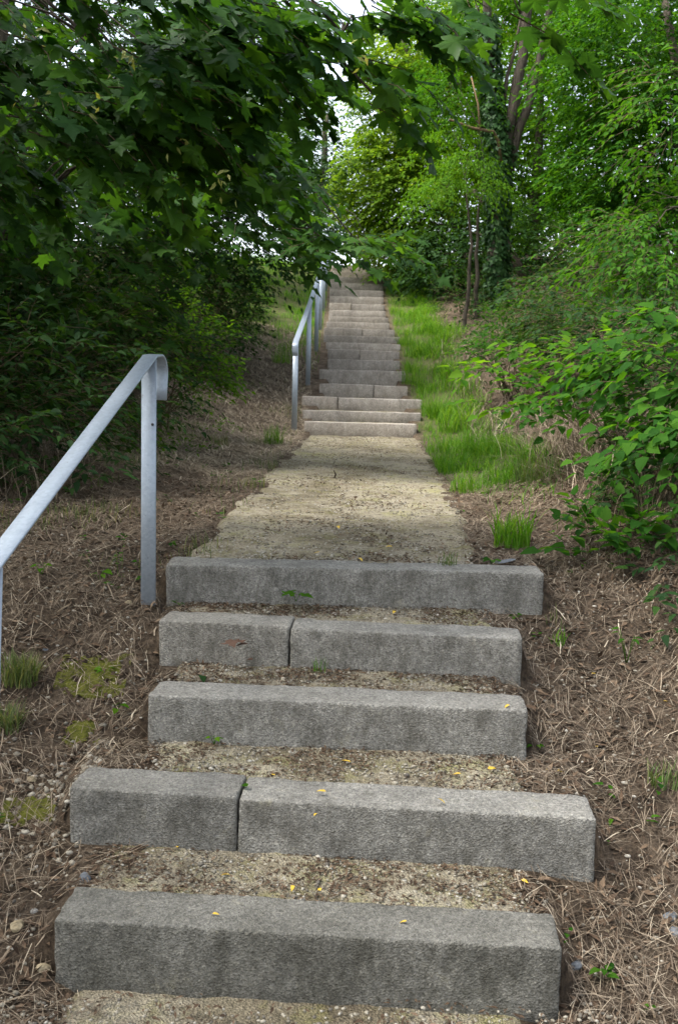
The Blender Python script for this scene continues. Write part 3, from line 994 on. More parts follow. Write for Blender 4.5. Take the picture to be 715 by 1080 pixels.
# ivy
iv = thing('ivy', 'dark glossy ivy climbing the forked trunk right of the stairs', 'ivy', on_ground(2.95, 20.3))
n = 5200
hh = rng.uniform(0, 1, n)
cl = np.array([W(524, 333 - 205 * h, 20.3) for h in np.linspace(0, 1, 30)])
ctr = np.stack([np.interp(hh, np.linspace(0, 1, 30), cl[:, k]) for k in range(3)], 1)
th = rng.uniform(0, 2 * math.pi, n)
outd = np.stack([np.cos(th), np.sin(th), 0 * th], 1)
rad = (.15 + .06 * noise3(np.stack([np.cos(th), np.sin(th), hh * 12], 1), 1.5, 3) + rng.uniform(-.02, .09, n)) * np.interp(hh, [0, .2, .6, .85, 1], [1.35, 1.0, 1.0, 1.35, 1.15])
P = ctr + outd * rad[:, None]
D = np.stack([rng.normal(0, .5, n), rng.normal(0, .5, n), -1 + rng.normal(0, .3, n)], 1) + outd * .35
link('leaves', leaves_mesh('leaves', P, unit(D), outd + rng.normal(0, .25, (n, 3)), rng.uniform(.06, .11, n), 'ivy'), M['ivy'], iv, 'stuff')
nf = 1500
fk = np.array([W(*a_, 20.3) for a_ in ((522, 150), (519, 110), (515, 60), (513, 15))])
tf = rng.uniform(0, 1, nf) ** 1.3
cf = np.stack([np.interp(tf, np.linspace(0, 1, 4), fk[:, k]) for k in range(3)], 1)
ta = rng.uniform(0, 6.283, nf)
of = np.stack([np.cos(ta), np.sin(ta), 0 * ta], 1)
link('leaves', leaves_mesh('leaves', cf + of * rng.uniform(.11, .24, nf)[:, None], unit(np.stack([rng.normal(0, .5, nf), rng.normal(0, .5, nf), -1 + rng.normal(0, .3, nf)], 1) + of * .4), of + rng.normal(0, .3, (nf, 3)), rng.uniform(.06, .12, nf), 'ivy'), M['ivy'], iv, 'stuff')
link('stem', Geo().tube(cl + [.0, -.16, 0], np.linspace(.03, .012, 30), 5).mesh('stem'), M['twig'], iv)

tree('sapling', 'slim curved sapling with drooping feathery bright foliage left of ivy trunk', 'tree', on_ground(2.15, 19.2), W(492, 195, 19.2), .045,
     [(W(492, 170, 19.2), (.42, .5, .18), 60), (W(468, 196, 19.1), (.36, .4, .16), 46), (W(508, 196, 19.1), (.25, .4, .14), 26), (W(478, 140, 19.6), (.4, .4, .2), 34)], .075, 'fresh', m=15, L=.6, paired=True, kind='narrow', droop=.75, trunk_bow=(.10, 0, 0), gap=-.5, hang=.6)
tree('sapling', 'thin dark stemmed sapling between feathery sapling and ivy trunk', 'tree', on_ground(2.5, 19.8), W(508, 200, 19.8), .05,
     [(W(505, 120, 19.9), (.5, .6, .5), 50), (W(478, 100, 20.2), (.6, .6, .5), 60)], .08, 'mid', m=13, L=.5, paired=True, kind='narrow', droop=.6, trunk_bow=(-.06, 0, 0), hang=.4)
tree('tree', 'broad leafy tree filling the upper right beyond the bank', 'tree', on_ground(6.6, 18.5), W(700, 0, 18.5), .16,
     [(W(660, 60, 18.5), (1.3, 1.2, 1.2), 240), (W(700, 150, 18), (1.2, 1.2, 1.2), 240), (W(650, 175, 19), (1.0, 1.1, 1.0), 190), (W(680, 240, 18.5), (1.1, 1.2, .9), 190), (W(705, 15, 18.5), (1.5, 1.5, 1.2), 200)],
     .11, 'mid', m=11, L=.5, gap=-.4, dens=2.8)
tree('tree', 'bright green tree standing behind the ivy wrapped trunk', 'tree', on_ground(4.6, 26.5), W(575, 20, 26.5), .16,
     [(W(590, 130, 26), (1.9, 1.5, 1.8), 280), (W(540, 60, 26.5), (1.8, 1.5, 1.6), 240), (W(540, 190, 26.5), (1.6, 1.3, 1.5), 220), (W(640, 60, 26), (2.0, 1.8, 1.6), 240), (W(590, 240, 26), (1.8, 1.3, 1.2), 180)],
     .12, 'fresh', m=11, L=.6, gap=-.3)
tree('tree', 'shaded tree low behind the saplings at wood edge', 'tree', on_ground(4.2, 24), W(500, 200, 24), .13,
     [(W(470, 275, 23.5), (.9, 1.0, .7), 140), (W(520, 270, 24), (1.5, 1.2, 1.3), 220), (W(590, 280, 24), (1.6, 1.2, 1.3), 260), (W(640, 300, 23), (1.5, 1.2, 1.0), 200), (W(455, 240, 24.5), (.7, .9, .7), 80)],
     .11, 'dark', m=11, L=.5, gap=-.45)
tree('tree', 'leaning elder with arching branches at the right edge over the bank', 'tree', on_ground(5.2, 10.8), W(715, 130, 10.6), .06,
     [(W(705, 215, 10.4), (.55, .6, .55), 110), (W(675, 262, 10.6), (.50, .6, .34), 70), (W(705, 300, 10.0), (.45, .6, .30), 60), (W(630, 290, 11), (.35, .5, .12), 14), (W(720, 110, 10.8), (.6, .7, .6), 90)],
     .085, 'mid', m=12, L=.5, kind='ovate', paired=True, limit=180, droop=.5, twigs=.004, minpx=8, gap=-.1, spread=65)
tree('tree', 'unseen leafy tree added behind left to shade the steps and bushes', 'tree', on_ground(-4.6, .8), (-4.5, .8, 7.5), .18,
     [((-4.2, .8, 4.2), (1.7, 2.0, 1.8), 200), ((-4.0, 2.2, 6.4), (1.9, 2.4, 1.7), 420), ((-4.6, -.6, 6.8), (1.9, 2.0, 1.7), 300), ((-4.4, 2.6, 2.2), (1.2, 1.5, 1.4), 150), ((-4.6, -1.5, 3.0), (1.6, 1.8, 2.2), 160)], .16, 'dark', m=9, L=.6, gap=-.6)  # unseen crown, added and enlarged to keep sun and sky off the steps
# out of frame filler tree, added to block light from the left
tree('tree', 'tall unseen tree added on the left bank to block light', 'tree', on_ground(-7.5, 8), (-7.4, 8, 9), .25,
     [((-6.8, 8, 5.5), (2.4, 3, 3.0), 330), ((-7.5, 12, 5.5), (2.4, 3, 3.2), 330), ((-6.4, 3.0, 5.5), (2.2, 2.4, 2.4), 220)], .16, 'dark', m=10, L=.8, gap=-.6)
def shrub(name, label, cat, base, blobs, leaf, mat, stems=7, m=8, L=.35, kind='ovate', limit=0, droop=.3, paired=False, gap=-.35, group=None, minpx=10, hollow=.35, spread=58, twig=.003, stem_r=.008, hang=.2, bark='twig'):
    base = np.asarray(base, float)
    t = thing(name, label, cat, base, group)
    A = [[], [], [], []]; TW = []
    for bi, (c, rad, n) in enumerate(blobs):
        c = np.asarray(c, float)
        g = Geo()
        tips = blob_points(c, np.asarray(rad) * .9, stems, .3, bi, -1)
        for tip in tips:
            b = base + np.array([rng.normal(0, .08), rng.normal(0, .08), -.05])
            g.tube(curve_pts(b, tip, 7, (0, 0, .10 * np.linalg.norm(tip - b)), .012), np.linspace(stem_r, stem_r * .35, 7), 5)
        link('stems', g.mesh('stems'), M[bark], t, 'stuff')
        O = blob_points(c, rad, n, hollow, bi * 1.3 + leaf * 40, gap)
        out = O - np.array([base[0], base[1], c[2] - .3])
        D = unit(unit(out) + rng.normal(0, .55, O.shape) * [1, 1, .5])
        p, d, nn, sz, tw = sprays(O, D, L, m, leaf, spread, droop, paired, .35, hang)
        for a_, b_ in zip(A, (p, d, nn, sz)):
            a_.append(b_)
        TW.append(tw)
    P, D, Nn, S = [np.concatenate(a_) for a_ in A]
    gz = ground_z(P[:, 0], P[:, 1])
    k = P[:, 2] > gz + .03
    foliage(t, P[k], D[k], Nn[k], S[k], kind, M[mat], limit, 'foliage', minpx)
    link('twigs', twig_mesh('twigs', np.concatenate(TW), twig), M['twig'], t, 'stuff')
    return t

# left undergrowth
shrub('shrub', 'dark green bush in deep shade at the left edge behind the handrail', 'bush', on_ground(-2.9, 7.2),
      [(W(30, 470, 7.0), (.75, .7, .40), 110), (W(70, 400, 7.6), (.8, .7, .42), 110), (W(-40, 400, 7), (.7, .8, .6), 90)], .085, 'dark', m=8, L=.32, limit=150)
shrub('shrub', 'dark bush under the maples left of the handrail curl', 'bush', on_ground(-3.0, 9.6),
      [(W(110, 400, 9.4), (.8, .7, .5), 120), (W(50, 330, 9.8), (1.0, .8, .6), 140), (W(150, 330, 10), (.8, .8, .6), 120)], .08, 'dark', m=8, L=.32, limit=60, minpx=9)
shrub('shrub', 'lighter green bush at the verge just above the handrail curl', 'bush', on_ground(-2.15, 11.6),
      [(W(196, 370, 11.5), (.42, .5, .42), 120), (W(178, 330, 11.8), (.45, .5, .35), 90), (W(220, 398, 11.4), (.25, .3, .18), 50)], .07, 'fresh', m=8, L=.28, gap=-.4)
shrub('shrub', 'shadowy bush beside the bare dirt of the left verge', 'bush', on_ground(-2.25, 15.5),
      [(W(235, 330, 15.3), (.6, .7, .6), 150), (W(240, 300, 16.5), (.6, .7, .55), 110), (W(205, 290, 15.5), (.9, .8, .8), 140)], .08, 'dark', m=8, L=.3, kind='rhomb')
shrub('shrub', 'small bush at the foot of the grassy top left slope', 'bush', on_ground(-2.1, 19.5),
      [(W(245, 318, 19.3), (.45, .6, .4), 100), (W(255, 300, 20.5), (.4, .6, .4), 80)], .08, 'dark', m=8, L=.3, kind='rhomb')

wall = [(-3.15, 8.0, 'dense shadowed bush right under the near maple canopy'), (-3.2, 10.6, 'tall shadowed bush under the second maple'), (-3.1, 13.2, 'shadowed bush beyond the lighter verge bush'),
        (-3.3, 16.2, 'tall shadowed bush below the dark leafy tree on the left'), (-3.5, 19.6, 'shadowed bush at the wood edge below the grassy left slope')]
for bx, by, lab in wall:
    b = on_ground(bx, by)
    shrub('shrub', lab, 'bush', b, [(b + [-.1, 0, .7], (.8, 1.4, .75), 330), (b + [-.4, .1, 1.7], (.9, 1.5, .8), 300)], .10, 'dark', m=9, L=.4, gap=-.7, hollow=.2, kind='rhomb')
b = on_ground(-3.3, 5.9)
shrub('shrub', 'dark bush at the left edge nearest the near handrail', 'bush', b, [(b + [0, 0, .5], (.75, .7, .6), 170), (b + [-.3, .5, 1.3], (.9, .9, .7), 170)], .09, 'dark', m=8, L=.34, gap=-.6)

# right bank
shrub('shrub', 'dogwood bush with broad pale veined leaves at the right edge of the bank', 'bush', on_ground(2.75, 6.9),
      [(W(690, 410, 6.4), (.28, .5, .24), 46), (W(705, 465, 6.0), (.22, .4, .20), 34), (W(640, 395, 7.2), (.28, .5, .12), 18), (W(705, 360, 6.6), (.35, .5, .2), 32)],
      .105, 'mid', stems=6, m=7, L=.34, kind='round', limit=240, paired=True, droop=.5, gap=-.15, hang=.35)
shrub('shrub', 'low spreading shrub with flat tiered leaves beside right end of top near step', 'bush', on_ground(1.62, 5.55),
      [(W(640, 565, 5.4), (.26, .25, .10), 20), (W(690, 560, 5.3), (.25, .25, .12), 18), (W(630, 610, 5.1), (.14, .2, .07), 8)],
      .085, 'mid', stems=4, m=6, L=.22, kind='round', limit=170, paired=True, droop=.25, gap=-.6, stem_r=.004, hang=.1)
shrub('bramble', 'arching bramble with heart shaped leaves reaching left over the grass patch', 'bramble', on_ground(2.2, 8.6),
      [(W(520, 392, 8.0), (.28, .3, .06), 9), (W(580, 378, 8.0), (.30, .3, .09), 14), (W(640, 370, 8.0), (.35, .3, .14), 20), (W(545, 425, 7.6), (.25, .3, .08), 8)],
      .095, 'fresh', stems=4, m=7, L=.34, kind='round', limit=130, paired=True, droop=.35, gap=-.8, stem_r=.004)
shrub('bramble', 'lower bramble with bluish leaves above the bank of dead grass', 'bramble', on_ground(2.1, 7.8),
      [(W(585, 430, 7.3), (.32, .3, .10), 20), (W(620, 410, 7.6), (.4, .4, .14), 26), (W(660, 500, 6.4), (.25, .3, .16), 18)],
      .08, 'mid', stems=4, m=7, L=.28, kind='round', limit=130, paired=True, droop=.35, gap=-.6, stem_r=.004)
shrub('shrub', 'grey green bush at the foot of the saplings on the right bank', 'bush', on_ground(2.35, 14.3),
      [(W(530, 362, 14), (.45, .5, .2), 80), (W(505, 372, 14), (.25, .4, .12), 30), (W(570, 352, 14.4), (.5, .5, .28), 80)], .075, 'mid', m=8, L=.26, gap=-.5)
shrub('shrub', 'layered green bush between the ivy trunk and the elder', 'bush', on_ground(3.7, 14.2),
      [(W(590, 318, 14), (.7, .7, .42), 130), (W(650, 300, 13.6), (.8, .7, .45), 130), (W(620, 270, 14.2), (.5, .6, .35), 70)], .085, 'dark', m=9, L=.34, gap=-.2, kind='rhomb')
shrub('shrub', 'dark glossy bush below the elder on the right bank', 'bush', on_ground(4.2, 12.4),
      [(W(620, 335, 12.2), (.65, .7, .34), 110), (W(690, 345, 11.6), (.7, .7, .4), 110), (W(570, 330, 13), (.5, .6, .3), 70)], .08, 'dark', m=8, L=.32, gap=-.15)
shrub('shrub', 'leafy green bush behind the dogwood on the right bank', 'bush', on_ground(3.6, 9.6),
      [(W(655, 350, 9.4), (.5, .6, .22), 60), (W(705, 360, 9), (.5, .6, .36), 80), (W(590, 362, 10), (.4, .5, .12), 30), (W(700, 420, 7.8), (.4, .4, .3), 60)], .085, 'dark', m=8, L=.3, limit=100, gap=-.2)
shrub('shrub', 'dark tangle of leaves in the shade at right edge above the bare slope', 'bush', on_ground(2.35, 5.9),
      [(W(700, 520, 5.9), (.3, .4, .2), 46), (W(720, 590, 5.2), (.2, .3, .16), 30), (W(690, 475, 6.6), (.3, .4, .18), 40), (W(725, 640, 4.8), (.15, .2, .12), 16)], .065, 'dark', m=7, L=.24, limit=110)

for bx, by, lab, lf, mt in ((2.75, 17.2, 'low leafy undergrowth in front of the ivy trunk', .07, 'mid'), (2.35, 20.6, 'weedy undergrowth around the sapling feet', .07, 'dark'), (3.9, 18.6, 'dark undergrowth right of the ivy trunk', .08, 'dark'),
                            (3.2, 15.2, 'bushy undergrowth on the bank top before the ivy tree', .07, 'dark'), (2.3, 23.4, 'undergrowth by the upper grass below the lime tree', .08, 'mid'), (3.1, 27.2, 'low bush by the grass near the stair top', .09, 'fresh')):
    b = on_ground(bx, by)
    shrub('shrub', lab, 'bush', b, [(b + [0, 0, .25], (.6, .9, .38), 120), (b + [.25, .2, .5], (.5, .7, .4), 70)], lf, mt, m=8, L=.3, gap=-.3, kind='rhomb')

# ------------------------------------------------------------------ far woodland
def wood(name, label, cells, mat, leaf):
    Ps = []
    for (x, y, z, rx, ry, rz, n) in cells:
        Ps.append(blob_points((x, y, z), (rx, ry, rz), n, .3, x, -.7))
    O = np.concatenate(Ps)
    D = unit(rng.normal(size=O.shape) * [1, 1, .3] + [0, -.4, 0])
    p, d, nn, s, tw = sprays(O, D, .9, 10, leaf)
    o = link(name, leaves_mesh(name, p, d, nn, s, 'rhomb'), M[mat], None, 'stuff')
    return tag(o, label, 'woodland')
wood('woodland', 'dense shaded woodland far behind the right bank trees', [(9, 32, 8, 6, 3, 7.5, 1300), (4.8, 34, 10, 4.0, 2, 5, 900), (10, 27, 9, 4, 2.5, 6.5, 1500), (13, 24, 8, 3, 4, 7, 900), (16, 28, 8, 5, 5, 7, 500), (11, 22, 5, 3, 4, 5, 400), (8, 16, 3.4, 2, 3, 2.0, 220), (6.2, 33, 6, 3.5, 2.5, 4, 500)], 'dark', .27)
wood('woodland', 'dark woodland closing the view behind the left maples', [(-8, 20, 5, 3.5, 6, 4.5, 700), (-5.6, 12, 2.9, 1.4, 3.4, 2.6, 520), (-5.5, 7.6, 2.2, 1.3, 2.4, 2.2, 420), (-5.6, 17, 4.0, 1.5, 3, 2.6, 420), (-7, 14, 8, 2.6, 5, 3.5, 700), (-6.5, 8, 6.5, 1.8, 3, 2.5, 400)], 'dark', .27)

wood('woodland', 'unseen woodland added behind the camera to cut light on the step faces', [(-5.5, -5, 2.5, 2, 3, 3.5, 380), (5.5, -3.5, 2.5, 2, 3.5, 3.5, 380), (5.8, 2.0, 2.6, 1.5, 3, 3.0, 300)], 'dark', .24)  # out of view, added to reduce sky light from behind
print('shrubs', time.time() - T0)
def scatter(n, x0, x1, y0, y1, dens):
    x = rng.uniform(x0, x1, n); y = rng.uniform(y0, y1, n)
    k = rng.uniform(0, 1, n) < dens(x, y)
    return x[k], y[k]

def blades(name, x, y, h, w, mat, parent=None, lean=.5, z=None, kind='stuff'):
    """curved three-segment grass blades"""
    n = len(x)
    z = ground_z(x, y) if z is None else z
    th = rng.uniform(0, 2 * math.pi, n)
    ld = np.stack([np.cos(th), np.sin(th)], 1)
    ln = lean * rng.uniform(.2, 1.3, n)
    side = np.stack([-np.sin(th), np.cos(th)], 1)
    V = np.zeros((n, 7, 3))
    for k, t in enumerate((0, .4, .75)):
        cx = x + ld[:, 0] * h * ln * t ** 1.8; cyy = y + ld[:, 1] * h * ln * t ** 1.8
        cz = z - .02 + h * (t - .25 * ln * t * t)
        ww = w * (1 - .55 * t) * .5
        V[:, 2 * k, :] = np.stack([cx - side[:, 0] * ww, cyy - side[:, 1] * ww, cz], 1)
        V[:, 2 * k + 1, :] = np.stack([cx + side[:, 0] * ww, cyy + side[:, 1] * ww, cz], 1)
    V[:, 6, :] = np.stack([x + ld[:, 0] * h * ln, y + ld[:, 1] * h * ln, z - .02 + h * (1 - .3 * ln)], 1)
    f = np.array([0, 1, 3, 2, 2, 3, 5, 4, 4, 5, 6])
    FF = (f[None] + (np.arange(n) * 7)[:, None]).ravel()
    me = mesh_np(name, V.reshape(-1, 3), FF, np.tile([4, 4, 3], n), np.repeat(np.clip(rng.normal(.5, .25, n), 0, .999), 3))
    return link(name, me, mat, parent, kind)

# verge grass
def clump(x, y, k=3.0, sd=17):
    return np.clip(.40 + .9 * noise2(x, y, k, sd) + .35 * noise2(x, y, k * 3.1, sd + 3), .04, 1)
x, y = scatter(60000, .7, 3.0, 6.2, 13.8, lambda x, y: grassy(x, y) * (x > land_r(np.minimum(y, 13.2)) - .06) * clump(x, y))
gr1 = blades('grass', x, y, rng.uniform(.06, .20, len(x)) * (.55 + .9 * clump(x, y)), rng.uniform(.004, .008, len(x)), M['grass'], lean=.8)
tag(gr1, 'bright green grass growing beside the landing and first upper steps', 'grass')
x, y = scatter(80000, .9, 3.0, 13.8, 29, lambda x, y: grassy(x, y) * (x > xr_at(y) + .02) * clump(x, y))
gr2 = blades('grass', x, y, rng.uniform(.07, .22, len(x)) * (.5 + clump(x, y)), rng.uniform(.005, .011, len(x)), M['grass'], lean=.8)
tag(gr2, 'green grass verge climbing right of the upper flight', 'grass')
x, y = scatter(60000, -4.0, -.4, 15.5, 30, lambda x, y: grassy(x, y) * (x < xl_at(y) - .04) * clump(x, y))
gr3 = blades('grass', x, y, rng.uniform(.06, .18, len(x)) * (.5 + clump(x, y)), rng.uniform(.005, .011, len(x)), M['grass'], lean=.8)
tag(gr3, 'grassy slope at the top left behind the far handrail', 'grass')
x, y = scatter(14000, -2.6, 2.6, 26.8, 34, lambda x, y: .7 * ((x < -.5) | (x > 1.0) | (y > 31)))
gr4 = blades('grass', x, y, rng.uniform(.08, .2, len(x)), rng.uniform(.01, .016, len(x)), M['grass'])
tag(gr4, 'short grass on the crest beyond the stair top', 'grass')
# sparse dull grass on the left verge
x, y = scatter(34000, -2.6, -.55, 5.0, 16, lambda x, y: np.clip(noise2(x, y, 2.5, 12) * 1.2 - .15, 0, 1) * .8)
gr5 = blades('grass', x, y, rng.uniform(.03, .13, len(x)), rng.uniform(.003, .006, len(x)), M['grass_dull'])
tag(gr5, 'thin dull grass scattered over the brown left verge', 'grass')
x, y = scatter(20000, .95, 2.6, 3.6, 8.5, lambda x, y: np.clip(noise2(x, y, 2.8, 15) * 1.1 - .2 + .25 * (x - 1.5), 0, 1) * .7)
gr6 = blades('grass', x, y, rng.uniform(.03, .14, len(x)), rng.uniform(.003, .006, len(x)), M['grass_dull'])
tag(gr6, 'sparse grass sprouting on the brown right slope', 'grass')

def tuft(label, px, py, yy, n, h, rad, mat='grass', w=.006, lean=.6):
    p = W(px, py, yy)
    p[2] = float(ground_z(p[0], p[1], False)) if abs(p[0]) > .9 or yy > 5 else p[2]
    t = thing('grass_tuft', label, 'grass', p, 'grass tufts')
    a = rng.uniform(0, 2 * math.pi, n); r = rad * np.sqrt(rng.uniform(0, 1, n))
    blades('blades', p[0] + r * np.cos(a), p[1] + r * np.sin(a), rng.uniform(.5, 1.15, n) * h, np.full(n, w) * rng.uniform(.7, 1.3, n), M[mat], t, lean, z=np.full(n, p[2] + .01))
    return t
def gy_at(px, py):
    """where the line of a photo pixel meets the ground"""
    for y in np.arange(2.2, 30, .02):
        p = W(px, py, y)
        if p[2] <= float(ground_z(p[0], p[1], False)):
            return y
    return 6.0
for lab, px, py, n, h, rad, mat in (
        ('dense fine grass tuft right beside the low post of the near handrail', 22, 722, 260, .15, .075, 'grass_dull'),
        ('smaller grass tuft at the left edge below the low handrail post', 8, 772, 160, .12, .06, 'grass_dull'),
        ('tall broad bladed grass tuft right of the landing near the top near step', 538, 578, 130, .26, .10, 'grass'),
        ('grass tuft left of the landing near its far end', 288, 468, 120, .26, .11, 'grass'),
        ('small low grass tuft left of the far handrail foot', 232, 470, 70, .16, .10, 'grass_dull'),
        ('short grass tuft beside the landing right of the bare dirt', 470, 600, 40, .10, .05, 'grass_dull'),
        ('grass tuft at the foot of the first far handrail post', 296, 383, 120, .28, .16, 'grass'),
        ('tall seeding grass clump at the right end of the upper flight foot', 458, 440, 220, .42, .18, 'grass'),
        ('small fresh tuft beside the right end of the second highest near step', 588, 680, 26, .09, .03, 'grass'),
        ('tall weedy grass clump beside the fourth upper step', 436, 405, 150, .42, .2, 'grass'),
        ('broad bladed grass clump by the landing corner right of upper flight', 478, 455, 160, .40, .2, 'grass'),
        ('ragged grass clump in the middle of the landing side patch', 505, 480, 170, .34, .18, 'grass'),
        ('grass clump at the near edge of the patch beside the landing', 490, 520, 120, .22, .12, 'grass'),
        ('leaning grass clump at the right edge of the landing side patch', 560, 510, 120, .24, .14, 'grass_dull'),
        ('long grass clump by the sixth upper step', 442, 372, 130, .42, .25, 'grass'),
        ('weedy clump half way up the right verge', 432, 340, 130, .45, .3, 'grass'),
        ('thin grass tuft far down the right slope', 700, 830, 60, .10, .06, 'grass_dull')):
    tuft(lab, px, py, gy_at(px, py), n, h, rad, mat, .009 if 'broad' in lab else .005)

# dead grass and straw
def straw(name, label, x, y, ln, w, mat='straw', tilt=.12, lift=.012, align=None):
    n = len(x)
    th = rng.uniform(0, 2 * math.pi, n) if align is None else rng.normal(align, .7, n)
    z = ground_z(x, y, False) + rng.uniform(0, 1, n) ** 2 * lift * 2 + .003
    d = np.stack([np.cos(th), np.sin(th), rng.normal(0, tilt, n)], 1)
    e = 1e-2
    gxs = (ground_z(x + e, y, False) - ground_z(x - e, y, False)) / (2 * e); gys = (ground_z(x, y + e, False) - ground_z(x, y - e, False)) / (2 * e)
    d[:, 2] += np.clip(gxs, -.6, .6) * d[:, 0] + np.clip(gys, -.6, .6) * d[:, 1]
    d = unit(d)
    s = unit(np.cross(d, [0, 0, 1.]))
    upv = np.cross(s, d)
    c = np.stack([x, y, z], 1)
    bend = rng.normal(0, .035, n)
    V = np.zeros((n, 6, 3))
    for k, (t, ws) in enumerate(((-.5, .8), (0, 1), (.5, .5))):
        m = c + d * (ln * t)[:, None] + s * (ln * bend * (1 - 4 * t * t))[:, None] + upv * (ln * .04 * (1 - 4 * t * t))[:, None]
        V[:, 2 * k] = m - s * (w * ws * .5)[:, None]
        V[:, 2 * k + 1] = m + s * (w * ws * .5)[:, None]
    f = np.array([0, 1, 3, 2, 2, 3, 5, 4])
    FF = (f[None] + (np.arange(n) * 6)[:, None]).ravel()
    me = mesh_np(name, V.reshape(-1, 3), FF, np.full(2 * n, 4), np.repeat(np.clip(rng.normal(.5, .26, n), 0, 1), 2))
    o = link(name, me, M[mat], None, 'stuff')
    return tag(o, label, 'dead grass' if mat.startswith('straw') else 'leaf litter')
def off_path(x, y):
    s0 = np.interp(y, [2.0, 3.0, 3.4, 3.6, 4.0, 5.0], [-.68, -.66, -.66, -.66, -.68, -.72])
    s1 = np.interp(y, [2.0, 2.9, 5.0], [.54, .60, .66])
    clear = np.zeros(np.shape(x), bool)
    for (l, r) in STEP:
        u = (x - l[0]) / (r[0] - l[0])
        yy = l[1] + (r[1] - l[1]) * u
        clear |= (u > -.02) & (u < 1.02) & (y > yy - .02) & (y < yy + .22)
    return ((x < np.where(y < 5, s0, land_l(y) + .05 * np.sin(x * 900 + y * 700))) | (x > np.where(y < 5, s1, land_r(y) - .04 + .05 * np.sin(x * 900 + y * 700)))) & ~clear
x, y = scatter(80000, -2.7, -.55, 2.1, 9, lambda x, y: off_path(x, y) * np.clip(.6 + .5 * noise2(x, y, 3.2, 21), .35, 1))
straw('dry_grass', 'tangled dead grass and straw covering the left verge', x, y, rng.uniform(.02, .15, len(x)), rng.uniform(.001, .0026, len(x)) + .004 * (rng.uniform(0, 1, len(x)) > .97))
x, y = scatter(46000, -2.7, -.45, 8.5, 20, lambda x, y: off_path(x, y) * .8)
straw('dry_grass', 'dead grass further up the left verge towards the far handrail', x, y, rng.uniform(.06, .24, len(x)), rng.uniform(.003, .007, len(x)), 'straw_lightened')
x, y = scatter(80000, .5, 2.7, 2.1, 9, lambda x, y: off_path(x, y) * np.clip(.6 + .5 * noise2(x, y, 3.0, 25), .4, 1))
straw('dry_grass', 'tangled dead grass strewn over the bare right slope', x, y, rng.uniform(.02, .14, len(x)), rng.uniform(.001, .0024, len(x)) + .004 * (rng.uniform(0, 1, len(x)) > .97))
# pale hanging dead grass on the right bank
x, y = scatter(5200, 1.45, 2.7, 5.6, 9.5, lambda x, y: np.clip(1 - ((x - 2.0) / .6) ** 2, 0, 1))
o = blades('dry_grass', x, y, rng.uniform(.15, .55, len(x)), rng.uniform(.003, .006, len(x)), M['straw'], None, 1.5)
tag(o, 'pale bent dead grass hanging from the right bank under the brambles', 'dead grass')
x, y = scatter(3000, 1.2, 2.6, 11, 18, lambda x, y: .35 * (x > xr_at(y) + .5))
o = blades('dry_grass', x, y, rng.uniform(.2, .5, len(x)), rng.uniform(.006, .01, len(x)), M['straw'], None, 1.0)
tag(o, 'dry stalks at the wood edge beside the upper grass', 'dead grass')
x, y = scatter(2200, -2.6, -1.5, 6, 14, lambda x, y: .5 * (x < -1.75))
o = blades('dry_grass', x, y, rng.uniform(.15, .45, len(x)), rng.uniform(.004, .007, len(x)), M['straw'], None, 1.0)
tag(o, 'dry stalks along the foot of the left bushes', 'dead grass')

# leaf crumbs and gravel on treads, landing and at the foot
def tread_points(n):
    X, Y, Z = [], [], []
    for (xa, xb, f0, f1, zl, zh) in TREADS:
        u = rng.uniform(0, 1, n); v = rng.uniform(0, 1, n) ** .9
        x = xa + .02 + (xb - xa - .03) * u
        ya = f0(u) + .04; yb = f1(u) - .045
        y = ya + (yb - ya) * v
        vv = (y - f0(u)) / (f1(u) - f0(u))
        X.append(x); Y.append(y); Z.append(zl + (zh - zl) * vv)
    return np.concatenate(X), np.concatenate(Y), np.concatenate(Z)
ICO = None
def pebbles(name, label, x, y, z, s, mat='pebble', kind='stuff', cat='gravel'):
    import bmesh
    bm = bmesh.new(); bmesh.ops.create_icosphere(bm, subdivisions=1, radius=1)
    v0 = np.array([v.co[:] for v in bm.verts]); bm.verts.index_update()
    f0 = np.array([[v.index for v in f.verts] for f in bm.faces]); bm.free()
    n = len(x)
    sc = np.stack([rng.uniform(.7, 1.3, n), rng.uniform(.6, 1.0, n), rng.uniform(.4, .75, n)], 1)
    a = rng.uniform(0, 6.28, n)
    jit = 1 + rng.normal(0, .15, (n, len(v0), 1))
    V = v0[None] * jit * (s[:, None] * sc)[:, None]
    ca, sa = np.cos(a)[:, None], np.sin(a)[:, None]
    V = np.stack([V[..., 0] * ca - V[..., 1] * sa, V[..., 0] * sa + V[..., 1] * ca, V[..., 2]], -1)
    V += np.stack([x, y, z + s * .12], 1)[:, None]
    FF = (f0.ravel()[None] + (np.arange(n) * len(v0))[:, None]).ravel()
    me = mesh_np(name, V.reshape(-1, 3), FF, np.full(n * len(f0), 3), np.repeat(rng.uniform(0, 1, n), len(f0)), smooth=False)
    o = link(name, me, M[mat], None, kind)
    return tag(o, label, cat)
x, y, z = tread_points(1500)
pebbles('gravel', 'small pale gravel strewn over the near treads', x, y, z, rng.uniform(.0025, .007, len(x)) + .006 * (rng.uniform(0, 1, len(x)) > .965))
n = 6000
y = 5.03 + 8.2 * rng.uniform(0, 1, n) ** 1.8
x = land_l(y) + .04 + (land_r(y) - land_l(y) - .08) * rng.uniform(0, 1, n)
pebbles('gravel', 'fine beige gravel covering the landing', x, y, land_z(x, y), rng.uniform(.003, .009, n))
n = 1600
x = rng.uniform(-.95, .85, n); y = rng.uniform(2.2, 2.84, n)
pebbles('gravel', 'mixed gravel on the ground in front of the lowest step', x, y, -.222 + .03 * (y - 1.9) + 0 * x, rng.uniform(.003, .009, n))
cx, cyy = W(100, 820, gy_at(100, 820))[:2]
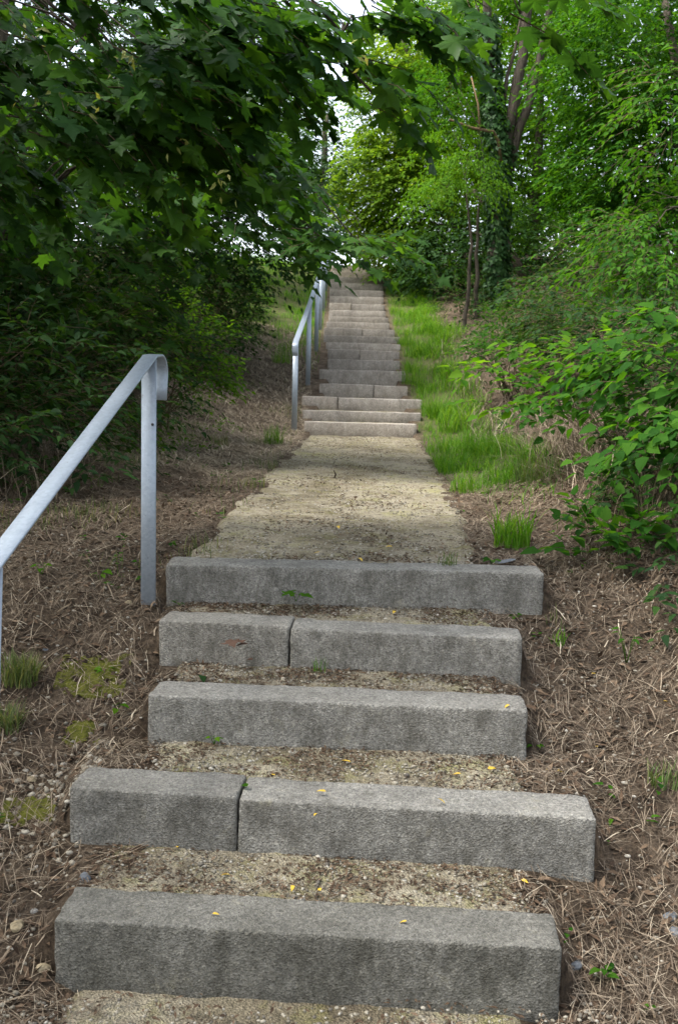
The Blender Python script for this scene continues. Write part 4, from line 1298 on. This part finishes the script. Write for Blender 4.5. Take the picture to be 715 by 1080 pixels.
x = rng.normal(cx, .16, 520); y = rng.normal(cyy, .16, 520)
k = x < -.86
pebbles('gravel', 'patch of grey rubble on the slope left of the second step', x[k], y[k], ground_z(x[k], y[k], False), rng.uniform(.005, .016, k.sum()))
x, y = scatter(6500, -1.8, 2.0, 2.2, 5.8, lambda x, y: off_path(x, y) * 1.0)
pebbles('gravel', 'scattered small stones among the straw on both slopes', x, y, ground_z(x, y, False), rng.uniform(.003, .010, len(x)))

def crumbs(name, label, x, y, z, s, mat='debris'):
    n = len(x)
    D = unit(np.stack([rng.normal(size=n), rng.normal(size=n), rng.normal(0, .25, n)], 1))
    Nn = np.array([0, 0, 1.]) + rng.normal(0, .3, (n, 3))
    o = link(name, leaves_mesh(name, np.stack([x, y, z + .004], 1), D, Nn, s, 'narrow'), M[mat], None, 'stuff')
    return tag(o, label, 'leaf litter')
x, y, z = tread_points(3200)
k = rng.uniform(0, 1, len(x)) < .25 + .75 * (noise2(x, y, 6, 31) > -.1)
crumbs('leaf_litter', 'dark leaf crumbs gathered on the near treads', x[k], y[k], z[k] + .002, rng.uniform(.006, .028, k.sum()))
n = 11000
y = 5.03 + 8.2 * rng.uniform(0, 1, n) ** 1.6
x = land_l(y) + .03 + (land_r(y) - land_l(y) - .06) * rng.uniform(0, 1, n)
k = noise2(x, y, 3, 33) + rng.normal(0, .35, n) > .1
crumbs('leaf_litter', 'dark leaf crumbs scattered over the landing', x[k], y[k], land_z(x[k], y[k]) + .003, rng.uniform(.008, .035, k.sum()))
x, y = scatter(60000, -2.4, 2.6, 2.1, 8, lambda x, y: off_path(x, y) * .8)
crumbs('leaf_litter', 'brown crumbled leaves among the straw of both slopes', x, y, ground_z(x, y, False), rng.uniform(.01, .06, len(x)))

# ------------------------------------------------------------------ single stones
def stone(label, px, py, size, mat, yy=None, flat=.65):
    import bmesh
    y = gy_at(px, py) if yy is None else yy
    p = W(px, py, y)
    bm = bmesh.new(); bmesh.ops.create_icosphere(bm, subdivisions=2, radius=1)
    s = rng.uniform(0, 50)
    for v in bm.verts:
        k = 1 + .28 * mnoise.noise(v.co * 1.3 + Vector((s, s, 0))) + .1 * mnoise.noise(v.co * 3 + Vector((0, s, s)))
        v.co = Vector((v.co.x * k * size * 1.1, v.co.y * k * size * .8, v.co.z * k * size * flat))
    me = bpy.data.meshes.new('stone'); bm.to_mesh(me); bm.free()
    o = link('stone', me, M[mat])
    o.location = (p[0], p[1], p[2] + size * .2)
    o.rotation_euler = (rng.normal(0, .2), rng.normal(0, .2), rng.uniform(0, 6))
    return tag(o, label, 'stone', 'loose stones')
for a in (('rounded tan stone left of the lowest step', 19, 978, .028, 'stone_tan'),
          ('orange brown stone touching the left end of the lowest step', 46, 1022, .02, 'stone_tan'),
          ('white chip of stone at the lower left corner of the lowest step', 70, 1056, .018, 'stone_pale'),
          ('second white stone just right of the white chip at the lowest step', 84, 1052, .014, 'stone_pale'),
          ('blue grey stone between the left ends of the two lowest steps', 90, 928, .024, 'stone_blue'),
          ('blue grey stone right of the lowest step end', 608, 1020, .022, 'stone_blue'),
          ('slate grey stone at the right photo edge beside the lowest step', 706, 970, .03, 'stone_blue'),
          ('lower slate grey stone at the right photo edge', 712, 985, .024, 'stone_blue'),
          ('tan round stone in straw right of the lowest step', 640, 985, .018, 'stone_tan'),
          ('grey stone in straw right of the low handrail post', 50, 687, .02, 'stone_blue'),
          ('tan stone in the straw below the tall handrail post', 136, 637, .02, 'stone_tan'),
          ('pale stone beside the moss on the left slope', 116, 735, .014, 'stone_pale'),
          ('mossy tan stone topmost in the rubble left of second step', 35, 824, .024, 'stone_tan'),
          ('flat white stone left of the lowest step under the straw', 37, 962, .014, 'stone_pale')):
    stone(*a)
# flat paving chip at the right end of the landing
stone('flat grey slab chip lying at right end of the top near step', 532, 594, .05, 'stone_blue', 5.1, .08)
stone('whitish pebble lying on the tread between the two lowest steps', 415, 944, .016, 'stone_pale', 3.2)

# ------------------------------------------------------------------ fallen leaves
def fallen(label, px, py, yy, s, mat='yellow', kind='ovate', z=None):
    p = W(px, py, yy)
    me = shared_leaf(kind, M[mat])
    o = link('fallen_leaf', me)
    d = unit(np.array([rng.normal(), rng.normal(), rng.normal(0, .1)]))
    X, Y, Z = basis(d[None], np.array([[rng.normal(0, .2), rng.normal(0, .2), 1.]]))
    o.matrix_world = Matrix(((X[0, 0] * s, Y[0, 0] * s, Z[0, 0] * s, p[0]), (X[0, 1] * s, Y[0, 1] * s, Z[0, 1] * s, p[1]), (X[0, 2] * s, Y[0, 2] * s, Z[0, 2] * s, p[2] + .008), (0, 0, 0, 1)))
    return tag(o, label, 'leaf', 'fallen leaves')
def surf_y(px, py, z):
    d = CMn @ np.array([(px - 357.5) / FOC, -(py - 540) / FOC, -1.0])
    return d[1] * (z - EYE) / d[2]
for lab, px, py, z, s in (
        ('yellow leaf on the left half of the second lowest step', 344, 837, .19, .028), ('yellow leaf on the front edge of the second lowest step', 334, 860, .16, .02),
        ('yellow leaf on the right half of the second lowest step with upturned edge', 461, 844, .19, .03),
        ('tiny orange leaf on the left part of the lowest step top', 224, 966, .0, .018), ('tiny orange leaf on the right part of the lowest step top', 429, 974, .0, .02),
        ('yellow leaf under the face of second lowest step near its joint', 188, 896, .0, .022), ('yellow leaf mid tread above the lowest step', 243, 925, .0, .025),
        ('yellow leaf right of centre on the tread above the lowest step', 309, 936, .0, .024), ('orange leaf beside it on the tread above the lowest step', 338, 942, .0, .022),
        ('pale yellow leaf on the right tread above the lowest step', 549, 930, .0, .026),
        ('large yellow leaf on the tread above the second step', 370, 806, .19, .034), ('yellow leaf nearer the right end of that second tread', 514, 813, .19, .03),
        ('orange leaf in the middle of the second tread', 486, 818, .19, .024), ('small yellow leaf at left of the second tread', 290, 820, .19, .018),
        ('yellow leaf on top of the third step at its right end', 537, 745, .37, .026), ('orange leaf lying on the third tread', 416, 646, .56, .03),
        ('yellow leaf on the landing edge left of centre', 378, 590, .75, .03), ('orange leaf in the middle of the landing', 356, 556, .78, .035),
        ('orange leaf right of centre on the landing', 414, 578, .77, .03), ('yellow leaf left of centre on the landing', 337, 584, .76, .03)):
    fallen(lab, px, py, surf_y(px, py, z), s * 1.25)
for lab, px, py, s in (('yellow leaf in straw right of the third step', 587, 816, .032), ('second yellow leaf right of the third step', 575, 813, .026), ('yellow leaf on the right slope halfway to the bushes', 628, 712, .03),
        ('yellow leaf on bare soil right of the middle steps', 630, 790, .026), ('pale yellow leaf higher on the right slope', 594, 765, .026), ('yellow leaf at the far right of the slope', 699, 741, .024)):
    fallen(lab, px, py, gy_at(px, py), s)
p = fallen('green leaf lying on the joint of the second lowest step', 261, 832, surf_y(261, 832, .19), .05, 'fresh')
fallen('dark green leaf lying on the tread left of third step', 212, 714, surf_y(212, 714, .375), .07, 'dark')
fallen('crumpled brown leaf leaning on face of the fourth step', 245, 676, 4.38, .09, 'brownleaf', 'maple')
fallen('brown curled leaf tip beside the crumpled brown leaf', 262, 681, 4.36, .06, 'brownleaf')
fallen('brown leaf at the foot of the fourth step', 266, 698, 4.36, .05, 'brownleaf')

# ------------------------------------------------------------------ seedlings
def seedling(label, px, py, yy, n, leaf, h, mat='fresh', kind='round', spread=1.0):
    p = W(px, py, yy)
    t = thing('seedling', label, 'seedling', p, 'seedlings')
    tips = []
    g = Geo()
    for i in range(n):
        a = 2 * math.pi * i / n + rng.normal(0, .4)
        tip = p + np.array([math.cos(a) * h * .5 * spread, math.sin(a) * h * .5 * spread, h * rng.uniform(.6, 1.05)])
        g.tube(curve_pts(p - [0, 0, .01], tip, 4, (0, 0, .1 * h)), .0012, 4)
        tips.append((tip, a))
    link('stem', g.mesh('stem'), M['fresh'], t)
    for tip, a in tips:
        o = link('leaf', shared_leaf(kind, M[mat]), None, t)
        s = leaf * rng.uniform(.7, 1.15)
        X, Y, Z = basis(np.array([[math.cos(a), math.sin(a), -.15]]), np.array([[rng.normal(0, .2), rng.normal(0, .2) - .3, 1.]]))
        mw = Matrix(((X[0, 0] * s, Y[0, 0] * s, Z[0, 0] * s, tip[0]), (X[0, 1] * s, Y[0, 1] * s, Z[0, 1] * s, tip[1]), (X[0, 2] * s, Y[0, 2] * s, Z[0, 2] * s, tip[2]), (0, 0, 0, 1)))
        o.matrix_parent_inverse = Matrix.Identity(4)
        o.matrix_basis = Matrix.Translation(t.location).inverted() @ mw
    return t
seedling('bright green maple seedling growing at the face of the top near step', 312, 632, 4.74, 3, .075, .05, 'fresh', 'maple')
seedling('tiny seedling under the face of the third step', 226, 783, 3.9, 4, .03, .03)
seedling('round leaved seedling on the left slope beside third step', 123, 752, gy_at(123, 752), 3, .05, .04, 'fresh')
seedling('small green seedling in the moss on the left slope', 112, 712, gy_at(112, 712), 4, .04, .04, 'fresh')
seedling('seedling in the straw left of the tall handrail post', 106, 612, gy_at(106, 612), 4, .05, .05)
seedling('pair of seedling leaves in straw near the left bushes', 44, 606, gy_at(44, 606), 4, .04, .05)
seedling('upright seedling on the right slope below the tiered shrub', 660, 700, gy_at(660, 700), 6, .05, .16, 'mid', 'ovate', .5)
seedling('tiny seedling in straw right of the top near step', 645, 868, gy_at(645, 868), 3, .05, .02, 'fresh', 'ovate')
seedling('little weed at the right end of the third step', 563, 792, gy_at(563, 792), 4, .028, .035)
seedling('clover like weed at the right end of the landing', 518, 594, 5.12, 5, .045, .03, 'mid')
t = tuft('tiny grass sprout on the tread below fourth step face', 338, 706, 4.33, 16, .07, .03, 'grass', .003)

# ------------------------------------------------------------------ moss
def moss(label, px, py, rx, ry):
    y0 = gy_at(px, py); c = W(px, py, y0)
    nu, nv = 26, 26
    U, V_ = np.meshgrid(np.linspace(-1, 1, nu), np.linspace(-1, 1, nv))
    X = c[0] + U * rx * 1.25; Y = c[1] + V_ * ry * 1.25
    rr = np.sqrt(U ** 2 + V_ ** 2) + .6 * noise2(X, Y, 22, 41) + .45 * noise2(X, Y, 60, 4)
    Z = ground_z(X, Y, False) + .014 * np.clip(1 - rr ** 2, -1.2, 1) + .004 * noise2(X, Y, 60, 3)
    id_ = np.arange(nu * nv).reshape(nv, nu)
    qq = np.stack([id_[:-1, :-1], id_[:-1, 1:], id_[1:, 1:], id_[1:, :-1]], -1).reshape(-1, 4)
    o = link('moss', mesh_np('moss', np.stack([X, Y, Z], -1).reshape(-1, 3), qq.ravel(), np.full(len(qq), 4), smooth=True), M['moss'], None, 'stuff')
    return tag(o, label, 'moss')
moss('yellow green moss cushion on the left slope beside the third step', 98, 716, .12, .10)
moss('small moss patch above the rubble left of the second step', 88, 778, .06, .05)
moss('dark moss patch at the left edge beside the second step', 30, 862, .08, .06)

# sticks
def stick(label, a, b, r):
    ya, yb = gy_at(*a), gy_at(*b)
    P = curve_pts(W(*a, ya) + [0, 0, .012], W(*b, yb) + [0, 0, .016], 6, (0, 0, .006), .004)
    o = link('stick', Geo().tube(P, np.linspace(r, r * .5, 6), 6).mesh('stick'), M['stick'])
    return tag(o, label, 'stick', 'fallen sticks')
M['stick'] = bark_mat('pale_stick', (.22, .16, .10), (.42, .33, .22), 40)
stick('pale bare stick pointing at the left end of second step', (113, 800), (142, 783), .006)
stick('long pale stick in the straw left of the fourth step', (60, 650), (98, 628), .005)
stick('pale stick on the right slope beside the third step', (575, 765), (612, 770), .005)
stick('thick stalk lying at the lower right corner', (690, 1078), (682, 1052), .004)
o = link('twig_bundle', Geo().tube(np.array([W(340, 512, 8.45), W(352, 505, 8.45), W(366, 510, 8.5)]), [.008, .010, .006], 5).tube(np.array([W(350, 512, 8.4), W(354, 500, 8.5), W(352, 496, 8.5)]), [.007, .007, .004], 5).mesh('twig_bundle'), M['debris'])
tag(o, 'dark broken twig lying in the middle of the landing', 'twig')

# maple keys
def keys(parent, px, py, yy, n):
    c = W(px, py, yy)
    g = Geo()
    P = c + rng.normal(0, .035, (n, 3))
    D = unit(rng.normal(0, .6, (n, 3)) + [0, 0, -.5])
    me = shared_leaf('narrow', M['samara'])
    Nn = np.array([0, -1., .3]) + rng.normal(0, .4, (n, 3))
    X, Y, Z = basis(D, Nn)
    inv = Matrix.Translation(parent.location).inverted()
    for i in range(n):
        s = rng.uniform(.03, .05)
        o = link('maple_key', me, None, parent)
        o.matrix_parent_inverse = Matrix.Identity(4)
        o.matrix_basis = inv @ Matrix(((X[i, 0] * s, Y[i, 0] * s, Z[i, 0] * s, P[i, 0]), (X[i, 1] * s, Y[i, 1] * s, Z[i, 1] * s, P[i, 1]),
                                       (X[i, 2] * s, Y[i, 2] * s, Z[i, 2] * s, P[i, 2]), (0, 0, 0, 1)))
for px, py, n in ((40, 35, 14), (137, 68, 14), (40, 105, 8), (185, 150, 8), (235, 190, 10), (375, 55, 10), (95, 118, 6)):
    keys(near_maple, px, py, 4.45, n)
print('done', time.time() - T0, len(bpy.data.objects))

# broad-leaved weeds that dot both slopes
wx, wy = scatter(900, -2.4, 2.5, 2.6, 9.5, lambda x, y: off_path(x, y) * np.clip(.35 + .9 * noise2(x, y, 1.8, 51) + .3 * (np.abs(x) - 1.4), .03, 1))
n = len(wx)
k = rng.integers(3, 7, n)
ii = np.repeat(np.arange(n), k)
th = rng.uniform(0, 6.283, len(ii))
sz = (rng.uniform(.012, .04, n))[ii] * rng.uniform(.6, 1.2, len(ii))
P = np.stack([wx[ii] + np.cos(th) * sz * .3, wy[ii] + np.sin(th) * sz * .3, ground_z(wx[ii], wy[ii], False) + rng.uniform(.012, .05, len(ii))], 1)
D = unit(np.stack([np.cos(th), np.sin(th), rng.normal(.1, .25, len(ii))], 1))
o = link('weeds', leaves_mesh('weeds', P, D, np.array([0, 0, 1.]) + rng.normal(0, .25, (len(ii), 3)), sz, 'round'), M['mid'], None, 'stuff')
tag(o, 'tiny green weeds dotted over the brown slopes', 'weeds')

# low plants that clothe the right bank and the foot of the left bushes
def cover(label, n, x0, x1, y0, y1, dens, lo, hi, hgt, mat, kind='ovate'):
    wx, wy = scatter(n, x0, x1, y0, y1, dens)
    k = rng.integers(4, 9, len(wx))
    ii = np.repeat(np.arange(len(wx)), k)
    th = rng.uniform(0, 6.283, len(ii))
    sz = rng.uniform(lo, hi, len(wx))[ii] * rng.uniform(.6, 1.2, len(ii))
    rr = rng.uniform(0, .09, len(ii))
    P = np.stack([wx[ii] + np.cos(th) * rr, wy[ii] + np.sin(th) * rr, ground_z(wx[ii], wy[ii], False) + .02 + rng.uniform(0, 1, len(ii)) * (hgt * rng.uniform(.3, 1, len(wx)))[ii]], 1)
    D = unit(np.stack([np.cos(th), np.sin(th), rng.normal(-.15, .3, len(ii))], 1))
    o = link('undergrowth', leaves_mesh('undergrowth', P, D, np.array([0, 0, 1.]) + rng.normal(0, .3, (len(ii), 3)), sz, kind), M[mat], None, 'stuff')
    tag(o, label, 'undergrowth')
cover('low leafy undergrowth covering the right bank beneath the bushes', 4200, 1.5, 6.5, 6.5, 26, lambda x, y: np.clip((x - xr_at(y) - .75 + .25 * noise2(x, y, 1.3, 61)) / .6, 0, 1) * np.clip(.6 + .7 * noise2(x, y, 1.7, 63), .1, 1), .04, .09, .26, 'dark')
cover('shaded ground plants along the foot of the left bushes', 2200, -4.5, -1.5, 5.5, 22, lambda x, y: np.clip((xl_at(y) - 1.25 - x + .3 * noise2(x, y, 1.3, 65)) / .5, 0, 1), .04, .08, .25, 'dark', 'rhomb')
cover('fresh green weeds along the left bank below the lighter bush', 420, -2.3, -1.2, 8.5, 16, lambda x, y: np.clip(.35 + .9 * noise2(x, y, 1.5, 81), 0, 1), .03, .06, .18, 'fresh')
print('triangles', sum(len(m.loops) - 2 * len(m.polygons) for m in bpy.data.meshes))

# litter on the strip in front of the lowest step
n = 2600
x = rng.uniform(-.9, .75, n); y = rng.uniform(2.15, 2.86, n)
k = noise2(x, y, 5, 71) + rng.normal(0, .4, n) > -.1
crumbs('leaf_litter', 'dark leaf crumbs and soil bits at the foot of the lowest step', x[k], y[k], -.218 + .03 * (y[k] - 1.9), rng.uniform(.006, .035, k.sum()))
